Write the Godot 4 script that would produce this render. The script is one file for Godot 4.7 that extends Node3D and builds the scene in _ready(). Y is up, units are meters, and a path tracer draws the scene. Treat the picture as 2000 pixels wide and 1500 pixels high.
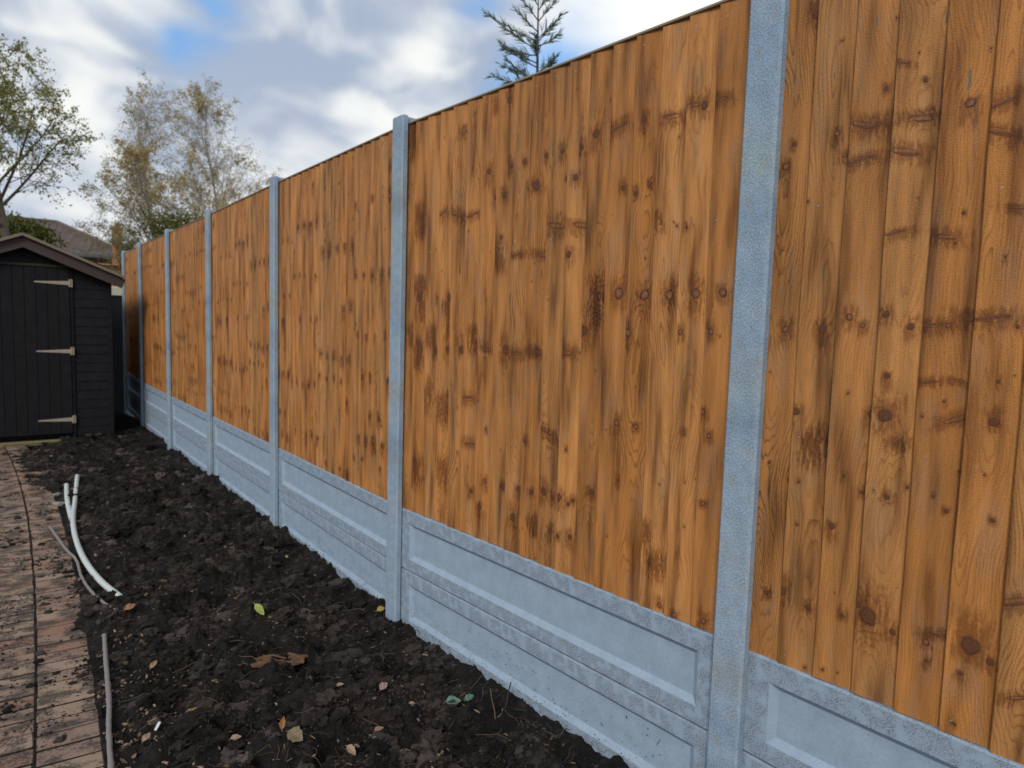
extends Node3D
# Garden fence: closeboard panels over concrete gravel boards, bare soil, block path and a black shed under a broken sky.

const PITCH := -5.119
const YAW := -37.414
const ROLL := 1.756
const FOCAL := 1353.5
const EYE := Vector3(0, 1.53, 0)
# fence posts, near to far: front face x, z, and height of the underside of the timber panel
const POST_X := [1.739, 1.666, 1.571, 1.593, 1.621, 1.642, 1.666, 1.739]
const POST_Z := [0.73, -1.128, -2.998, -4.846, -6.707, -8.565, -10.424, -12.279]
const POST_H := [0.629, 0.623, 0.608, 0.600, 0.583, 0.572, 0.564, 0.572]
const PANEL_H := 1.83
const ORDINAL := ["first", "second", "third", "fourth", "fifth", "sixth", "seventh", "eighth"]
# knots of the boards of the two nearest panels: [mm from the near edge, mm from the foot, radius mm, kind]
const KNOTS := {
	0: [[48, 1013, 12, 1], [57, 26, 9, 1], [71, 591, 7, 1], [80, 384, 8, 1], [81, 899, 8, 1], [87, 1565, 13, 2], [98, 660, 10, 1]],
	1: [[41, 1012, 14, 1], [41, 1560, 11, 0], [61, 589, 6, 1], [62, 11, 8, 1], [77, 1568, 12, 2], [83, 1210, 5, 0], [85, 896, 8, 1]],
	2: [[21, 1223, 4, 0], [23, 23, 8, 1], [37, 1013, 13, 1], [49, 161, 15, 3], [57, 1556, 16, 2], [96, 1252, 11, 3], [99, 254, 15, 3]],
	3: [[30, 1361, 7, 0], [34, 1014, 17, 1], [47, 586, 9, 1], [63, 1567, 9, 0], [82, 1337, 8, 0], [92, 891, 11, 1]],
	4: [[11, 394, 8, 0], [32, 586, 9, 1], [41, 1019, 17, 1], [41, 1362, 8, 0], [72, 1562, 19, 2]],
	5: [[32, 1016, 19, 3], [35, 331, 11, 0], [67, 1562, 13, 0], [88, 893, 13, 0]],
	6: [[25, 280, 8, 0], [32, 1262, 18, 2], [35, 143, 10, 0], [37, 1530, 8, 0], [47, 263, 8, 0], [61, 1430, 11, 0], [66, 461, 5, 0], [82, 1163, 11, 0], [92, 133, 8, 0], [94, 278, 13, 0], [95, 816, 21, 2]],
	7: [[10, 1432, 7, 0], [29, 267, 8, 0], [33, 1531, 9, 0], [38, 142, 10, 0], [51, 1269, 21, 2], [65, 513, 17, 2], [75, 282, 14, 0]],
	8: [[18, 1529, 9, 0], [26, 125, 16, 3], [26, 804, 14, 2], [27, 1168, 15, 2], [46, 264, 10, 0], [63, 1426, 16, 0], [84, 802, 15, 2], [88, 456, 9, 0]],
	9: [[9, 1426, 10, 0], [28, 261, 10, 0], [37, 1528, 9, 0], [53, 142, 14, 0], [56, 798, 15, 2], [62, 1177, 16, 2]],
	10: [[15, 1528, 11, 0], [20, 253, 12, 0], [25, 807, 17, 0], [39, 1782, 11, 0], [53, 1419, 12, 0], [65, 1255, 7, 0], [86, 1152, 19, 3]],
	11: [[13, 1416, 10, 0], [14, 1784, 13, 3], [37, 254, 10, 1], [39, 473, 5, 0], [50, 806, 16, 2], [55, 1524, 11, 0], [70, 139, 12, 0]],
	12: [[34, 190, 11, 0], [36, 859, 17, 3], [43, 391, 19, 2], [57, 1363, 19, 2], [67, 588, 21, 2]],
	13: [[21, 795, 16, 0], [29, 1716, 14, 3], [74, 1375, 18, 2]],
	14: [[15, 863, 17, 3], [21, 1019, 14, 0], [28, 791, 12, 0], [35, 966, 17, 3], [36, 226, 22, 3], [48, 546, 22, 3], [98, 1388, 20, 2]],
	15: [[8, 778, 17, 0], [9, 1016, 11, 0], [60, 846, 17, 3], [94, 587, 26, 3]],
	16: [[15, 966, 19, 3], [54, 1098, 19, 3], [61, 767, 18, 3], [61, 1023, 18, 0], [63, 1360, 19, 3], [76, 203, 22, 3], [91, 1409, 21, 3]],
	17: [[26, 841, 16, 3], [30, 1785, 24, 3]],
	111: [[63, 141, 9, 2], [80, 349, 16, 2]],
	112: [[17, 195, 7, 0], [22, 931, 4, 0], [35, 509, 5, 0], [40, 1181, 8, 2], [47, 812, 4, 0], [48, 724, 10, 0], [54, 218, 18, 0], [57, 606, 3, 0], [68, 948, 17, 2], [69, 148, 5, 0], [72, 27, 4, 0], [82, 1342, 15, 2], [87, 1401, 15, 2]],
	113: [[6, 222, 14, 2], [7, 604, 3, 0], [11, 948, 11, 2], [18, 722, 13, 2], [21, 808, 6, 2], [26, 509, 5, 0], [40, 148, 5, 0], [40, 1180, 4, 0], [44, 192, 7, 1], [45, 1417, 11, 1], [47, 759, 3, 0], [50, 1582, 2, 4], [51, 931, 5, 1], [51, 1468, 7, 4], [55, 538, 3, 0], [74, 1131, 11, 2], [79, 801, 9, 2], [83, 931, 11, 2], [87, 720, 3, 0]],
	114: [[7, 1617, 4, 4], [10, 546, 4, 0], [18, 187, 7, 0], [22, 1414, 5, 1], [30, 926, 8, 0], [36, 647, 11, 3], [38, 1488, 5, 0], [42, 1404, 15, 2], [52, 514, 6, 0], [69, 1332, 16, 2], [71, 711, 16, 0], [72, 808, 6, 0], [74, 208, 19, 0], [76, 1147, 11, 2], [85, 954, 8, 0], [90, 1540, 8, 2], [99, 232, 8, 0]],
	115: [[3, 710, 9, 0], [13, 512, 5, 0], [19, 1406, 14, 2], [25, 1487, 5, 0], [39, 186, 6, 0], [39, 925, 6, 1], [57, 546, 4, 0], [57, 1645, 4, 4], [61, 755, 3, 0], [70, 945, 8, 1], [72, 1411, 15, 2], [76, 28, 4, 0], [77, 1325, 20, 2], [79, 411, 8, 0]],
	116: [[14, 1351, 6, 1], [27, 15, 4, 0], [29, 180, 8, 0], [35, 1407, 6, 1], [40, 616, 17, 3], [40, 919, 10, 0], [74, 512, 4, 0], [95, 698, 10, 0], [98, 205, 10, 0], [98, 1246, 4, 0]],
	117: [[8, 510, 3, 0], [13, 1719, 9, 0], [40, 915, 9, 1], [48, 1401, 6, 0], [49, 182, 7, 0], [63, 547, 4, 0], [67, 1346, 8, 1]],
}

var view: Basis
var mats := {}
var lut := PackedByteArray()
var noise_a: PackedByteArray   # 512 x 512 cloudy
var noise_b: PackedByteArray   # 512 x 512 fine
var strip_jobs := []
var strip_color := []
var strip_height := []
var soil_noise: FastNoiseLite
var soil_fine: FastNoiseLite
var soil_lump: FastNoiseLite
var soil_mid: FastNoiseLite
var crust: FastNoiseLite
var clay_smear: FastNoiseLite


# ---------------------------------------------------------------- helpers

class Acc:
	var v := PackedVector3Array()
	var n := PackedVector3Array()
	var t := PackedVector2Array()
	var c := PackedColorArray()
	var i := PackedInt32Array()

	func tri(a: Vector3, b: Vector3, d: Vector3, nn: Vector3, col := Color.WHITE) -> void:
		var k := v.size()
		v.append(a); v.append(b); v.append(d)
		n.append(nn); n.append(nn); n.append(nn)
		t.append(Vector2(0, 0)); t.append(Vector2(1, 0)); t.append(Vector2(1, 1))
		c.append(col); c.append(col); c.append(col)
		if (b - a).cross(d - a).dot(nn) > 0.0:
			i.append(k); i.append(k + 2); i.append(k + 1)
		else:
			i.append(k); i.append(k + 1); i.append(k + 2)

	# corners in turn round a face, its outward direction, and a uv for each corner
	func face(p: Array, out: Vector3, uv: Array = [], col := Color.WHITE) -> void:
		var nn: Vector3 = (p[1] - p[0]).cross(p[p.size() - 1] - p[0]).normalized()
		var turned := nn.dot(out) < 0.0
		if turned:
			nn = -nn
		var k := v.size()
		for j in p.size():
			v.append(p[j])
			n.append(nn)
			c.append(col)
			t.append(uv[j] if uv.size() > j else Vector2.ZERO)
		for j in range(1, p.size() - 1):
			i.append(k)
			if turned:
				i.append(k + j); i.append(k + j + 1)
			else:
				i.append(k + j + 1); i.append(k + j)

	# a box with bevelled edges, by centre and half size, turned by a basis
	func box(mid: Vector3, h: Vector3, bev: float, b := Basis.IDENTITY, col := Color.WHITE) -> void:
		bev = minf(bev, minf(h.x, minf(h.y, h.z)) * 0.9)
		var inner := h - Vector3.ONE * bev
		for a in 3:
			var a1 := (a + 1) % 3
			var a2 := (a + 2) % 3
			for s in [-1.0, 1.0]:
				var pts := []
				for q in [[-1, -1], [1, -1], [1, 1], [-1, 1]]:
					var p := Vector3.ZERO
					p[a] = s * h[a]
					p[a1] = q[0] * inner[a1]
					p[a2] = q[1] * inner[a2]
					pts.append(mid + b * p)
				var o := Vector3.ZERO
				o[a] = s
				face(pts, b * o, [Vector2(0, 0), Vector2(1, 0), Vector2(1, 1), Vector2(0, 1)], col)
				if bev <= 0.0:
					continue
				for s2 in [-1.0, 1.0]:
					var e := []
					for q in [[0, -1], [0, 1], [1, 1], [1, -1]]:
						var p := Vector3.ZERO
						p[a] = s * (h[a] if q[0] == 0 else inner[a])
						p[a1] = s2 * (inner[a1] if q[0] == 0 else h[a1])
						p[a2] = q[1] * inner[a2]
						e.append(mid + b * p)
					var oo := Vector3.ZERO
					oo[a] = s
					oo[a1] = s2
					face(e, b * oo, [], col)
		if bev > 0.0:
			for sx in [-1.0, 1.0]:
				for sy in [-1.0, 1.0]:
					for sz in [-1.0, 1.0]:
						var sg := Vector3(sx, sy, sz)
						face([mid + b * (sg * Vector3(h.x, inner.y, inner.z)), mid + b * (sg * Vector3(inner.x, h.y, inner.z)), mid + b * (sg * Vector3(inner.x, inner.y, h.z))], b * sg, [], col)

	# a smooth tapering tube along points
	func tube(p: Array, r: Array, sides: int, col := Color.WHITE, closed := true) -> void:
		var first := v.size()
		var up := Vector3(0.31, 0.2, 0.93)
		for k in p.size():
			var d: Vector3 = (p[mini(k + 1, p.size() - 1)] - p[maxi(k - 1, 0)]).normalized()
			if absf(d.dot(up)) > 0.95:
				up = Vector3(0.9, 0.1, 0.3)
			var a := d.cross(up).normalized()
			var b := a.cross(d).normalized()
			up = b if p.size() > 2 else up
			for j in sides:
				var w := TAU * j / sides
				var o := a * cos(w) + b * sin(w)
				v.append(p[k] + o * r[k]); n.append(o); c.append(col); t.append(Vector2(float(j) / sides, float(k)))
		for k in p.size() - 1:
			for j in sides:
				var q := first + k * sides + j
				var q2 := first + k * sides + (j + 1) % sides
				i.append_array(PackedInt32Array([q, q2, q + sides, q2, q2 + sides, q + sides]))
		if closed:
			for e in [0, p.size() - 1]:
				var ring := []
				for j in sides:
					ring.append(v[first + e * sides + j])
				face(ring, p[e] - p[1 if e == 0 else e - 1], [], col)

	func mesh() -> ArrayMesh:
		var m := ArrayMesh.new()
		var a := []
		a.resize(Mesh.ARRAY_MAX)
		a[Mesh.ARRAY_VERTEX] = v
		a[Mesh.ARRAY_NORMAL] = n
		a[Mesh.ARRAY_TEX_UV] = t
		a[Mesh.ARRAY_COLOR] = c
		a[Mesh.ARRAY_INDEX] = i
		m.add_surface_from_arrays(Mesh.PRIMITIVE_TRIANGLES, a)
		return m


func put(called: String, m: Mesh, material: Material, parent: Node = self) -> MeshInstance3D:
	var o := MeshInstance3D.new()
	o.name = called
	o.mesh = m
	o.material_override = material
	parent.add_child(o, true)
	return o


func base(called: String, label: String, category: String, at := Vector3.ZERO, group := "") -> Node3D:
	var o := Node3D.new()
	o.name = numbered(called)
	o.position = at
	add_child(o)
	tag(o, label, category, group)
	return o


func numbered(called: String) -> String:
	if not has_node(called):
		return called
	var k := 1
	while has_node("%s_%03d" % [called, k]):
		k += 1
	return "%s_%03d" % [called, k]


func tag(o: Node, label: String, category: String, group := "") -> void:
	o.set_meta("label", label)
	o.set_meta("category", category)
	if group:
		o.set_meta("group", group)


func ray(px: float, py: float) -> Vector3:
	return view * Vector3((px - 1000.0) / FOCAL, -(py - 750.0) / FOCAL, -1.0)


func at_depth(px: float, py: float, depth: float) -> Vector3:
	return EYE + ray(px, py) * depth


func on_ground(px: float, py: float, y := 0.0) -> Vector3:
	var d := ray(px, py)
	return EYE + d * ((y - EYE.y) / d.y)


# where a line of sight meets the uneven soil
func on_soil(px: float, py: float) -> Vector3:
	var p := on_ground(px, py, 0.02)
	for k in 12:
		var q := on_ground(px, py, maxf(soil_height(p.x, p.z), fall(p.z)))
		p = p.lerp(q, 0.5)
	p.y = maxf(soil_height(p.x, p.z), fall(p.z))
	return p


func lin(r: float, g: float, b: float) -> Color:
	return Color(r, g, b).linear_to_srgb()


func mat(called: String, color: Color, rough := 0.85, spec := 0.4) -> StandardMaterial3D:
	var m := StandardMaterial3D.new()
	m.resource_name = called
	m.albedo_color = color
	m.roughness = rough
	m.metallic_specular = spec
	mats[called] = m
	return m


func noise(sd: int, freq: float, octaves := 4, kind := FastNoiseLite.TYPE_SIMPLEX_SMOOTH) -> FastNoiseLite:
	var n := FastNoiseLite.new()
	n.seed = sd
	n.frequency = freq
	n.noise_type = kind
	n.fractal_type = FastNoiseLite.FRACTAL_FBM
	n.fractal_octaves = octaves
	return n


func noise_bytes(n: FastNoiseLite, side := 512) -> PackedByteArray:
	var im := n.get_seamless_image(side, side, false, false, 0.15, true)
	im.convert(Image.FORMAT_L8)
	return im.get_data()


# a colour texture and a height texture from a function (x, y) -> [r, g, b linear, height]
func texture_pair(side: int, f: Callable) -> Array:
	var a := PackedByteArray()
	var h := PackedByteArray()
	a.resize(side * side * 3)
	h.resize(side * side)
	var k := 0
	for y in side:
		for x in side:
			var c: Array = f.call(x, y)
			a[k * 3] = lut[clampi(int(c[0] * 4095.0), 0, 4095)]
			a[k * 3 + 1] = lut[clampi(int(c[1] * 4095.0), 0, 4095)]
			a[k * 3 + 2] = lut[clampi(int(c[2] * 4095.0), 0, 4095)]
			h[k] = clampi(int(c[3] * 255.0), 0, 255)
			k += 1
	return [ImageTexture.create_from_image(Image.create_from_data(side, side, false, Image.FORMAT_RGB8, a)), ImageTexture.create_from_image(Image.create_from_data(side, side, false, Image.FORMAT_L8, h))]


func surface(called: String, pair: Array, scale: float, relief: float, rough: float, spec := 0.4) -> StandardMaterial3D:
	var m := mat(called, Color.WHITE, rough, spec)
	m.albedo_texture = pair[0]
	m.uv1_triplanar = true
	m.uv1_world_triplanar = true
	m.uv1_triplanar_sharpness = 6.0
	m.uv1_scale = Vector3.ONE * scale
	if relief > 0.0:
		m.heightmap_enabled = true
		m.heightmap_texture = pair[1]
		m.heightmap_scale = relief
	return m


# ---------------------------------------------------------------- sky

func sky_panorama() -> ImageTexture:
	var w := 1536
	var h := 768
	var n1 := noise(41, 1.25, 5)
	var n2 := noise(57, 2.6, 6)
	var n3 := noise(91, 0.9, 3)
	var spots := []   # [direction, radius, brightness added, blue added]: the clouds that the photograph shows
	for s in [[170, 45, 150, 0.42, 0], [90, 190, 90, 0.2, 0], [560, 15, 60, 0.35, 0], [835, 110, 42, 0.6, 0], [700, 235, 120, 0.28, 0], [560, 245, 70, 0.38, 0], [1340, 40, 170, 0.75, 0], [1130, 40, 90, 0.1, 0],
			[480, 130, 150, -0.5, 0], [650, 80, 110, -0.35, 0], [930, 70, 85, -0.45, 0], [960, 160, 70, -0.3, 0], [20, 15, 60, -0.35, 0], [640, 200, 60, -0.1, 0], [250, 130, 60, -0.1, 0],
			[420, 35, 34, 0.0, 0.85], [330, 76, 40, 0.0, 0.6], [375, 55, 40, 0.0, 0.15], [1110, 100, 45, 0.2, 0.3], [930, -5, 40, 0.0, 0.6]]:
		spots.append([ray(s[0], s[1]).normalized(), s[2] / FOCAL, s[3], s[4]])
	var middle := ray(600, 150).normalized()
	var data := PackedFloat32Array()
	data.resize(w * h * 3)
	var rows := []
	rows.resize(h)
	var one := func(y: int) -> void:
		var row := PackedFloat32Array()
		row.resize(w * 3)
		var el := PI / 2.0 - (y + 0.5) / h * PI
		var ce := cos(el)
		var se := sin(el)
		if se < -0.05:
			for x in w:
				row[x * 3] = 0.10; row[x * 3 + 1] = 0.095; row[x * 3 + 2] = 0.085
			rows[y] = row
			return
		# clouds lie on a layer overhead: they crowd together towards the horizon
		var flat := 1.0 / (maxf(se, 0.0) + 0.32)
		for x in w:
			var az := (x + 0.5) / w * TAU
			var d := Vector3(sin(az) * ce, se, -cos(az) * ce)
			var q := Vector3(d.x * flat, 0.7, d.z * flat)
			var bend := Vector3(n3.get_noise_3dv(q * 3.0), 0, n3.get_noise_3dv(q * 3.0 + Vector3(19, 5, 2))) * 0.16
			var bright := 0.48 + 0.62 * n1.get_noise_3dv(q + bend) + 0.85 * n2.get_noise_3dv(q * 1.6 + bend)
			var blue := clampf((n3.get_noise_3dv(q * 1.4 + Vector3(7, 0, 3)) - 0.30) * 3.0, 0.0, 0.8)
			if d.dot(middle) > 0.72:
				for s in spots:
					var a2: float = (1.0 - d.dot(s[0])) * 2.0 / (s[1] * s[1])
					if a2 < 9.0:
						var g := exp(-a2 * 0.9)
						bright += s[2] * g
						blue += s[3] * g * clampf(0.75 + 1.6 * n2.get_noise_3dv(q * 2.0), 0.0, 1.4)
			bright = clampf(bright, 0.0, 1.15)
			bright = bright * bright * (3.0 - 2.0 * minf(bright, 1.0)) if bright < 1.0 else bright
			blue = clampf(blue, 0.0, 1.0)
			var low := clampf(1.0 - se * 3.2, 0.0, 1.0) * 0.5
			var r := lerpf(0.37, 0.90, bright)
			var g2 := lerpf(0.445, 0.91, bright)
			var b := lerpf(0.575, 0.89, bright)
			r = lerpf(r, 0.66, low); g2 = lerpf(g2, 0.71, low); b = lerpf(b, 0.76, low)
			r = lerpf(r, 0.15, blue * 0.9); g2 = lerpf(g2, 0.41, blue * 0.9); b = lerpf(b, 0.84, blue * 0.9)
			row[x * 3] = r; row[x * 3 + 1] = g2; row[x * 3 + 2] = b
		rows[y] = row
	var id := WorkerThreadPool.add_group_task(one, h)
	WorkerThreadPool.wait_for_group_task_completion(id)
	var bytes := PackedByteArray()
	for y in h:
		bytes.append_array((rows[y] as PackedFloat32Array).to_byte_array())
	return ImageTexture.create_from_image(Image.create_from_data(w, h, false, Image.FORMAT_RGBF, bytes))


# ---------------------------------------------------------------- wood

# one board's face: growth rings cut along the trunk, bent round the knots, with the brown of the dip-treatment
func wood_strip(k: int) -> void:
	var job: Dictionary = strip_jobs[k]
	var w: int = job.w
	var h: int = job.h
	var mmx := 100.0 / w
	var mmy := 1830.0 / h
	var rng := RandomNumberGenerator.new()
	rng.seed = 900 + job.seed * 77
	var off := PackedFloat32Array()
	var stain := PackedFloat32Array()
	var core := PackedFloat32Array()
	var rim := PackedFloat32Array()
	var red := PackedFloat32Array()
	var teal := PackedFloat32Array()
	off.resize(w * h); stain.resize(w * h); core.resize(w * h); rim.resize(w * h); red.resize(w * h); teal.resize(w * h)
	for kn in job.knots:
		var r: float = kn[2]
		var kind: int = kn[3]
		var rx := r
		var ry := r * rng.randf_range(0.9, 1.2)
		var tilt := rng.randf_range(-0.2, 0.2)
		var amount := 0.60
		var pull := 1.4
		if kind == 2:
			rx = r * 1.9
			ry = r * 0.55
			tilt = rng.randf_range(-0.45, 0.45)
			amount = 0.56
			pull = 0.7
		elif kind == 3:
			amount = 0.80
			rx = r * 1.1
		elif kind == 4:
			rx = r * 0.6
			ry = r * 4.0
		if r < 5.0:
			amount *= 0.6
		var fx := rx * 3.6
		var fy := ry * 7.0
		var y0 := maxi(0, int((1830.0 - kn[1] - fy) / mmy))
		var y1 := mini(h, int((1830.0 - kn[1] + fy) / mmy))
		var x0 := maxi(0, int((100.0 - kn[0] - fx) / mmx))
		var x1 := mini(w, int((100.0 - kn[0] + fx) / mmx))
		var below := rng.randf_range(2.0, 5.5)
		var above := rng.randf_range(1.6, 4.2)
		var shape := noise(int(kn[0] * 7 + kn[1]), 0.09, 2)
		for y in range(y0, y1):
			var dy0: float = (1830.0 - y * mmy) - kn[1]
			for x in range(x0, x1):
				var dx: float = (100.0 - x * mmx) - kn[0]
				var dy := dy0 + dx * tilt
				var at := y * w + x
				var wob := shape.get_noise_2d(dx, dy0 * 0.6)
				if kind == 4:
					var e4 := (dx * dx) / (rx * rx) + (dy * dy) / (ry * ry) + wob * 0.8
					teal[at] = maxf(teal[at], clampf(1.25 - e4, 0.0, 1.0))
					continue
				var e := sqrt((dx * dx) / (rx * rx) + (dy * dy) / (ry * ry)) + wob * 0.30
				off[at] += r * pull * exp(-((dx * dx) / (3.0 * rx * rx) + (dy * dy) / (9.0 * ry * ry)))
				# stain runs along the grain, ragged like brushwork
				var long := ry * (below if dy < 0.0 else above)
				var q := (dx * dx) / (4.2 * rx * rx * (1.0 + 0.35 * absf(dy) / ry)) + (dy * dy) / (long * long)
				var st := amount * smoothstep(0.08, 0.85, exp(-q) * (1.05 + 1.0 * shape.get_noise_2d(dx * 0.9 + 300.0, dy0 * 0.13) + 0.5 * wob))
				stain[at] = 1.0 - (1.0 - stain[at]) * (1.0 - clampf(st, 0.0, 0.9))
				if kind != 3:
					var cc := clampf((1.08 - e) * 4.5, 0.0, 1.0)
					if kind == 2:
						cc *= clampf(0.62 + 0.75 * sin(dy / ry * 3.4 + dx / rx * 1.2 + tilt * 9.0), 0.0, 1.0)
					if cc > core[at]:
						core[at] = cc
						red[at] = (clampf((0.78 - e) * 4.0, 0.0, 1.0) * 1.0 if kind == 1 else (0.30 if kind == 2 else 0.12)) * (0.8 + 0.4 * sin(e * 13.0)) * (0.75 + 0.6 * wob)
					var rr := exp(-pow((e - 0.98) / 0.17, 2.0))
					rim[at] = maxf(rim[at], rr * clampf(0.68 + 0.8 * wob, 0.1, 0.95) * (1.0 if kind != 2 else 0.7))
	# the cut through the trunk: some boards near its heart (arches), some well off it (straight lines)
	var heart := rng.randf() < 0.5
	var px0 := rng.randf_range(25, 75) if heart else (rng.randf_range(-60, -15) if rng.randf() < 0.5 else rng.randf_range(115, 160))
	var deep := rng.randf_range(6, 22)
	var spacing := rng.randf_range(6.5, 11.0) if heart else rng.randf_range(5.0, 8.0)
	var tint := rng.randf_range(0.84, 1.15)
	var warm := rng.randf_range(-0.05, 0.04)
	var ph := rng.randi_range(0, 511)
	var contrast := rng.randf_range(0.34, 0.62) if heart else rng.randf_range(0.20, 0.45)
	var slow := noise(job.seed + 1000, 0.0016, 2)
	var bend := noise(job.seed + 2000, 1.0, 2)
	var band := noise(job.seed + 3000, 1.0, 3)
	var rgb := PackedByteArray()
	var hh := PackedByteArray()
	rgb.resize(w * h * 3)
	hh.resize(w * h)
	for y in h:
		var v := y * mmy
		var cx := px0 + slow.get_noise_2d(v, 0.0) * 40.0
		var dd := deep + slow.get_noise_2d(v, 500.0) * 46.0
		dd *= dd
		var fade := 0.65 + 0.9 * slow.get_noise_2d(v * 2.0, 900.0)
		var saw := (noise_b[((y * 5 + ph) & 511) * 512 + 9] - 128) / 128.0
		var yb := ((y / 10 + ph) & 511) * 512
		var yg := ((y * 3) & 511) * 512
		for x in w:
			var at := y * w + x
			var u := x * mmx
			var m := sqrt((u - cx) * (u - cx) + dd) + off[at] + bend.get_noise_2d(u * 0.035, v * 0.0042) * 5.0
			var t := m / spacing
			t -= floorf(t)
			var late := clampf((t - 0.45) * 2.1, 0.0, 1.0) * clampf((1.0 - t) * 14.0, 0.0, 1.0)
			late *= late * clampf(fade, 0.25, 1.2)
			var fibre := (noise_b[yb + ((x * 9 + ph) & 511)] - 128) / 128.0
			var grain := (noise_b[yg + ((x * 2 + ph * 2) & 511)] - 128) / 128.0
			var bd := band.get_noise_2d(u * 0.016, v * 0.0016)
			var tone := tint * (1.0 - contrast * late * (1.0 + 0.6 * stain[at])) * (1.0 + 0.18 * fibre + 0.12 * grain + 0.52 * bd + 0.03 * saw)
			var s := clampf(stain[at] + maxf(0.0, -bd - 0.18) * 0.9, 0.0, 0.92)
			var dull := clampf((band.get_noise_2d(u * 0.012 + 40.0, v * 0.0030) - 0.12) * 2.2, 0.0, 0.6)
			var r := lerpf(0.425, 0.360, dull) * tone
			var g := (0.185 + warm * 0.26) * tone * (1.0 - 0.08 * late)
			var b := lerpf(0.055 + warm * 0.22, 0.080, dull) * tone * (1.0 - 0.15 * late)
			var keep := 1.0 - s * 0.68
			r *= keep
			g *= keep * (1.0 - 0.20 * s)
			b *= keep * (1.0 - 0.30 * s)
			var c := core[at]
			if c > 0.0:
				var rd := red[at]
				r = lerpf(r, lerpf(0.090, 0.36, rd), c * 0.88)
				g = lerpf(g, lerpf(0.034, 0.145, rd), c * 0.88)
				b = lerpf(b, lerpf(0.016, 0.085, rd), c * 0.88)
			var ri := rim[at]
			if ri > 0.01:
				r = lerpf(r, 0.062, ri * 0.8)
				g = lerpf(g, 0.023, ri * 0.8)
				b = lerpf(b, 0.011, ri * 0.8)
			if teal[at] > 0.0:
				var tl := teal[at] * (0.8 + 0.4 * fibre)
				r = lerpf(r, 0.085, tl); g = lerpf(g, 0.125, tl); b = lerpf(b, 0.105, tl)
			rgb[at * 3] = lut[clampi(int(r * 4095.0), 0, 4095)]
			rgb[at * 3 + 1] = lut[clampi(int(g * 4095.0), 0, 4095)]
			rgb[at * 3 + 2] = lut[clampi(int(b * 4095.0), 0, 4095)]
			hh[at] = clampi(int(120.0 + 55.0 * late + 30.0 * fibre + 52.0 * grain + 16.0 * saw + 50.0 * c - 40.0 * ri), 0, 255)
	strip_color[k] = rgb
	strip_height[k] = hh


func wood_sheet(jobs: Array, width: int, height: int) -> Array:
	strip_jobs = jobs
	strip_color.resize(jobs.size())
	strip_height.resize(jobs.size())
	var id := WorkerThreadPool.add_group_task(wood_strip, jobs.size())
	WorkerThreadPool.wait_for_group_task_completion(id)
	var col := Image.create_empty(width, height, false, Image.FORMAT_RGB8)
	var hei := Image.create_empty(width, height, false, Image.FORMAT_L8)
	for k in jobs.size():
		var w: int = jobs[k].w
		col.blit_rect(Image.create_from_data(w, height, false, Image.FORMAT_RGB8, strip_color[k]), Rect2i(0, 0, w, height), Vector2i(k * w, 0))
		hei.blit_rect(Image.create_from_data(w, height, false, Image.FORMAT_L8, strip_height[k]), Rect2i(0, 0, w, height), Vector2i(k * w, 0))
	return [ImageTexture.create_from_image(col), ImageTexture.create_from_image(hei)]


func random_knots(rng: RandomNumberGenerator, n: int) -> Array:
	# boards sawn one after another from a log carry their knots at the same heights
	var out := []
	var rows := []
	for k in n:
		if k % 5 == 0:
			rows = []
			var v := rng.randf_range(40, 200)
			while v < 1800:
				rows.append([v, rng.randf_range(15, 85), rng.randf_range(6, 15), [0, 0, 1, 2, 3][rng.randi() % 5], rng.randf_range(-7, 7)])
				v += rng.randf_range(120, 420)
		var list := []
		for r in rows:
			r[1] += r[4]
			if rng.randf() < 0.85 and r[1] > 4 and r[1] < 96:
				list.append([r[1] + rng.randf_range(-4, 4), r[0] + rng.randf_range(-10, 10), r[2] * rng.randf_range(0.75, 1.2), r[3] if rng.randf() < 0.8 else 0])
		for j in rng.randi_range(1, 5):
			list.append([rng.randf_range(8, 92), rng.randf_range(30, 1800), rng.randf_range(2.5, 5), 0])
		out.append(list)
	return out


# ---------------------------------------------------------------- fence

# the frame of a bay: origin at the near post's front face at the height of the panel's foot, -z along the fence
func bay_frame(k: int) -> Transform3D:
	var a := Vector3(POST_X[k], POST_H[k], POST_Z[k])
	var b := Vector3(POST_X[k + 1], POST_H[k + 1], POST_Z[k + 1])
	var z := (a - b).normalized()
	var x := Vector3.UP.cross(z).normalized()
	return Transform3D(Basis(x, z.cross(x), z), a)


func bay_length(k: int) -> float:
	return Vector3(POST_X[k], POST_H[k], POST_Z[k]).distance_to(Vector3(POST_X[k + 1], POST_H[k + 1], POST_Z[k + 1]))


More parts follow.
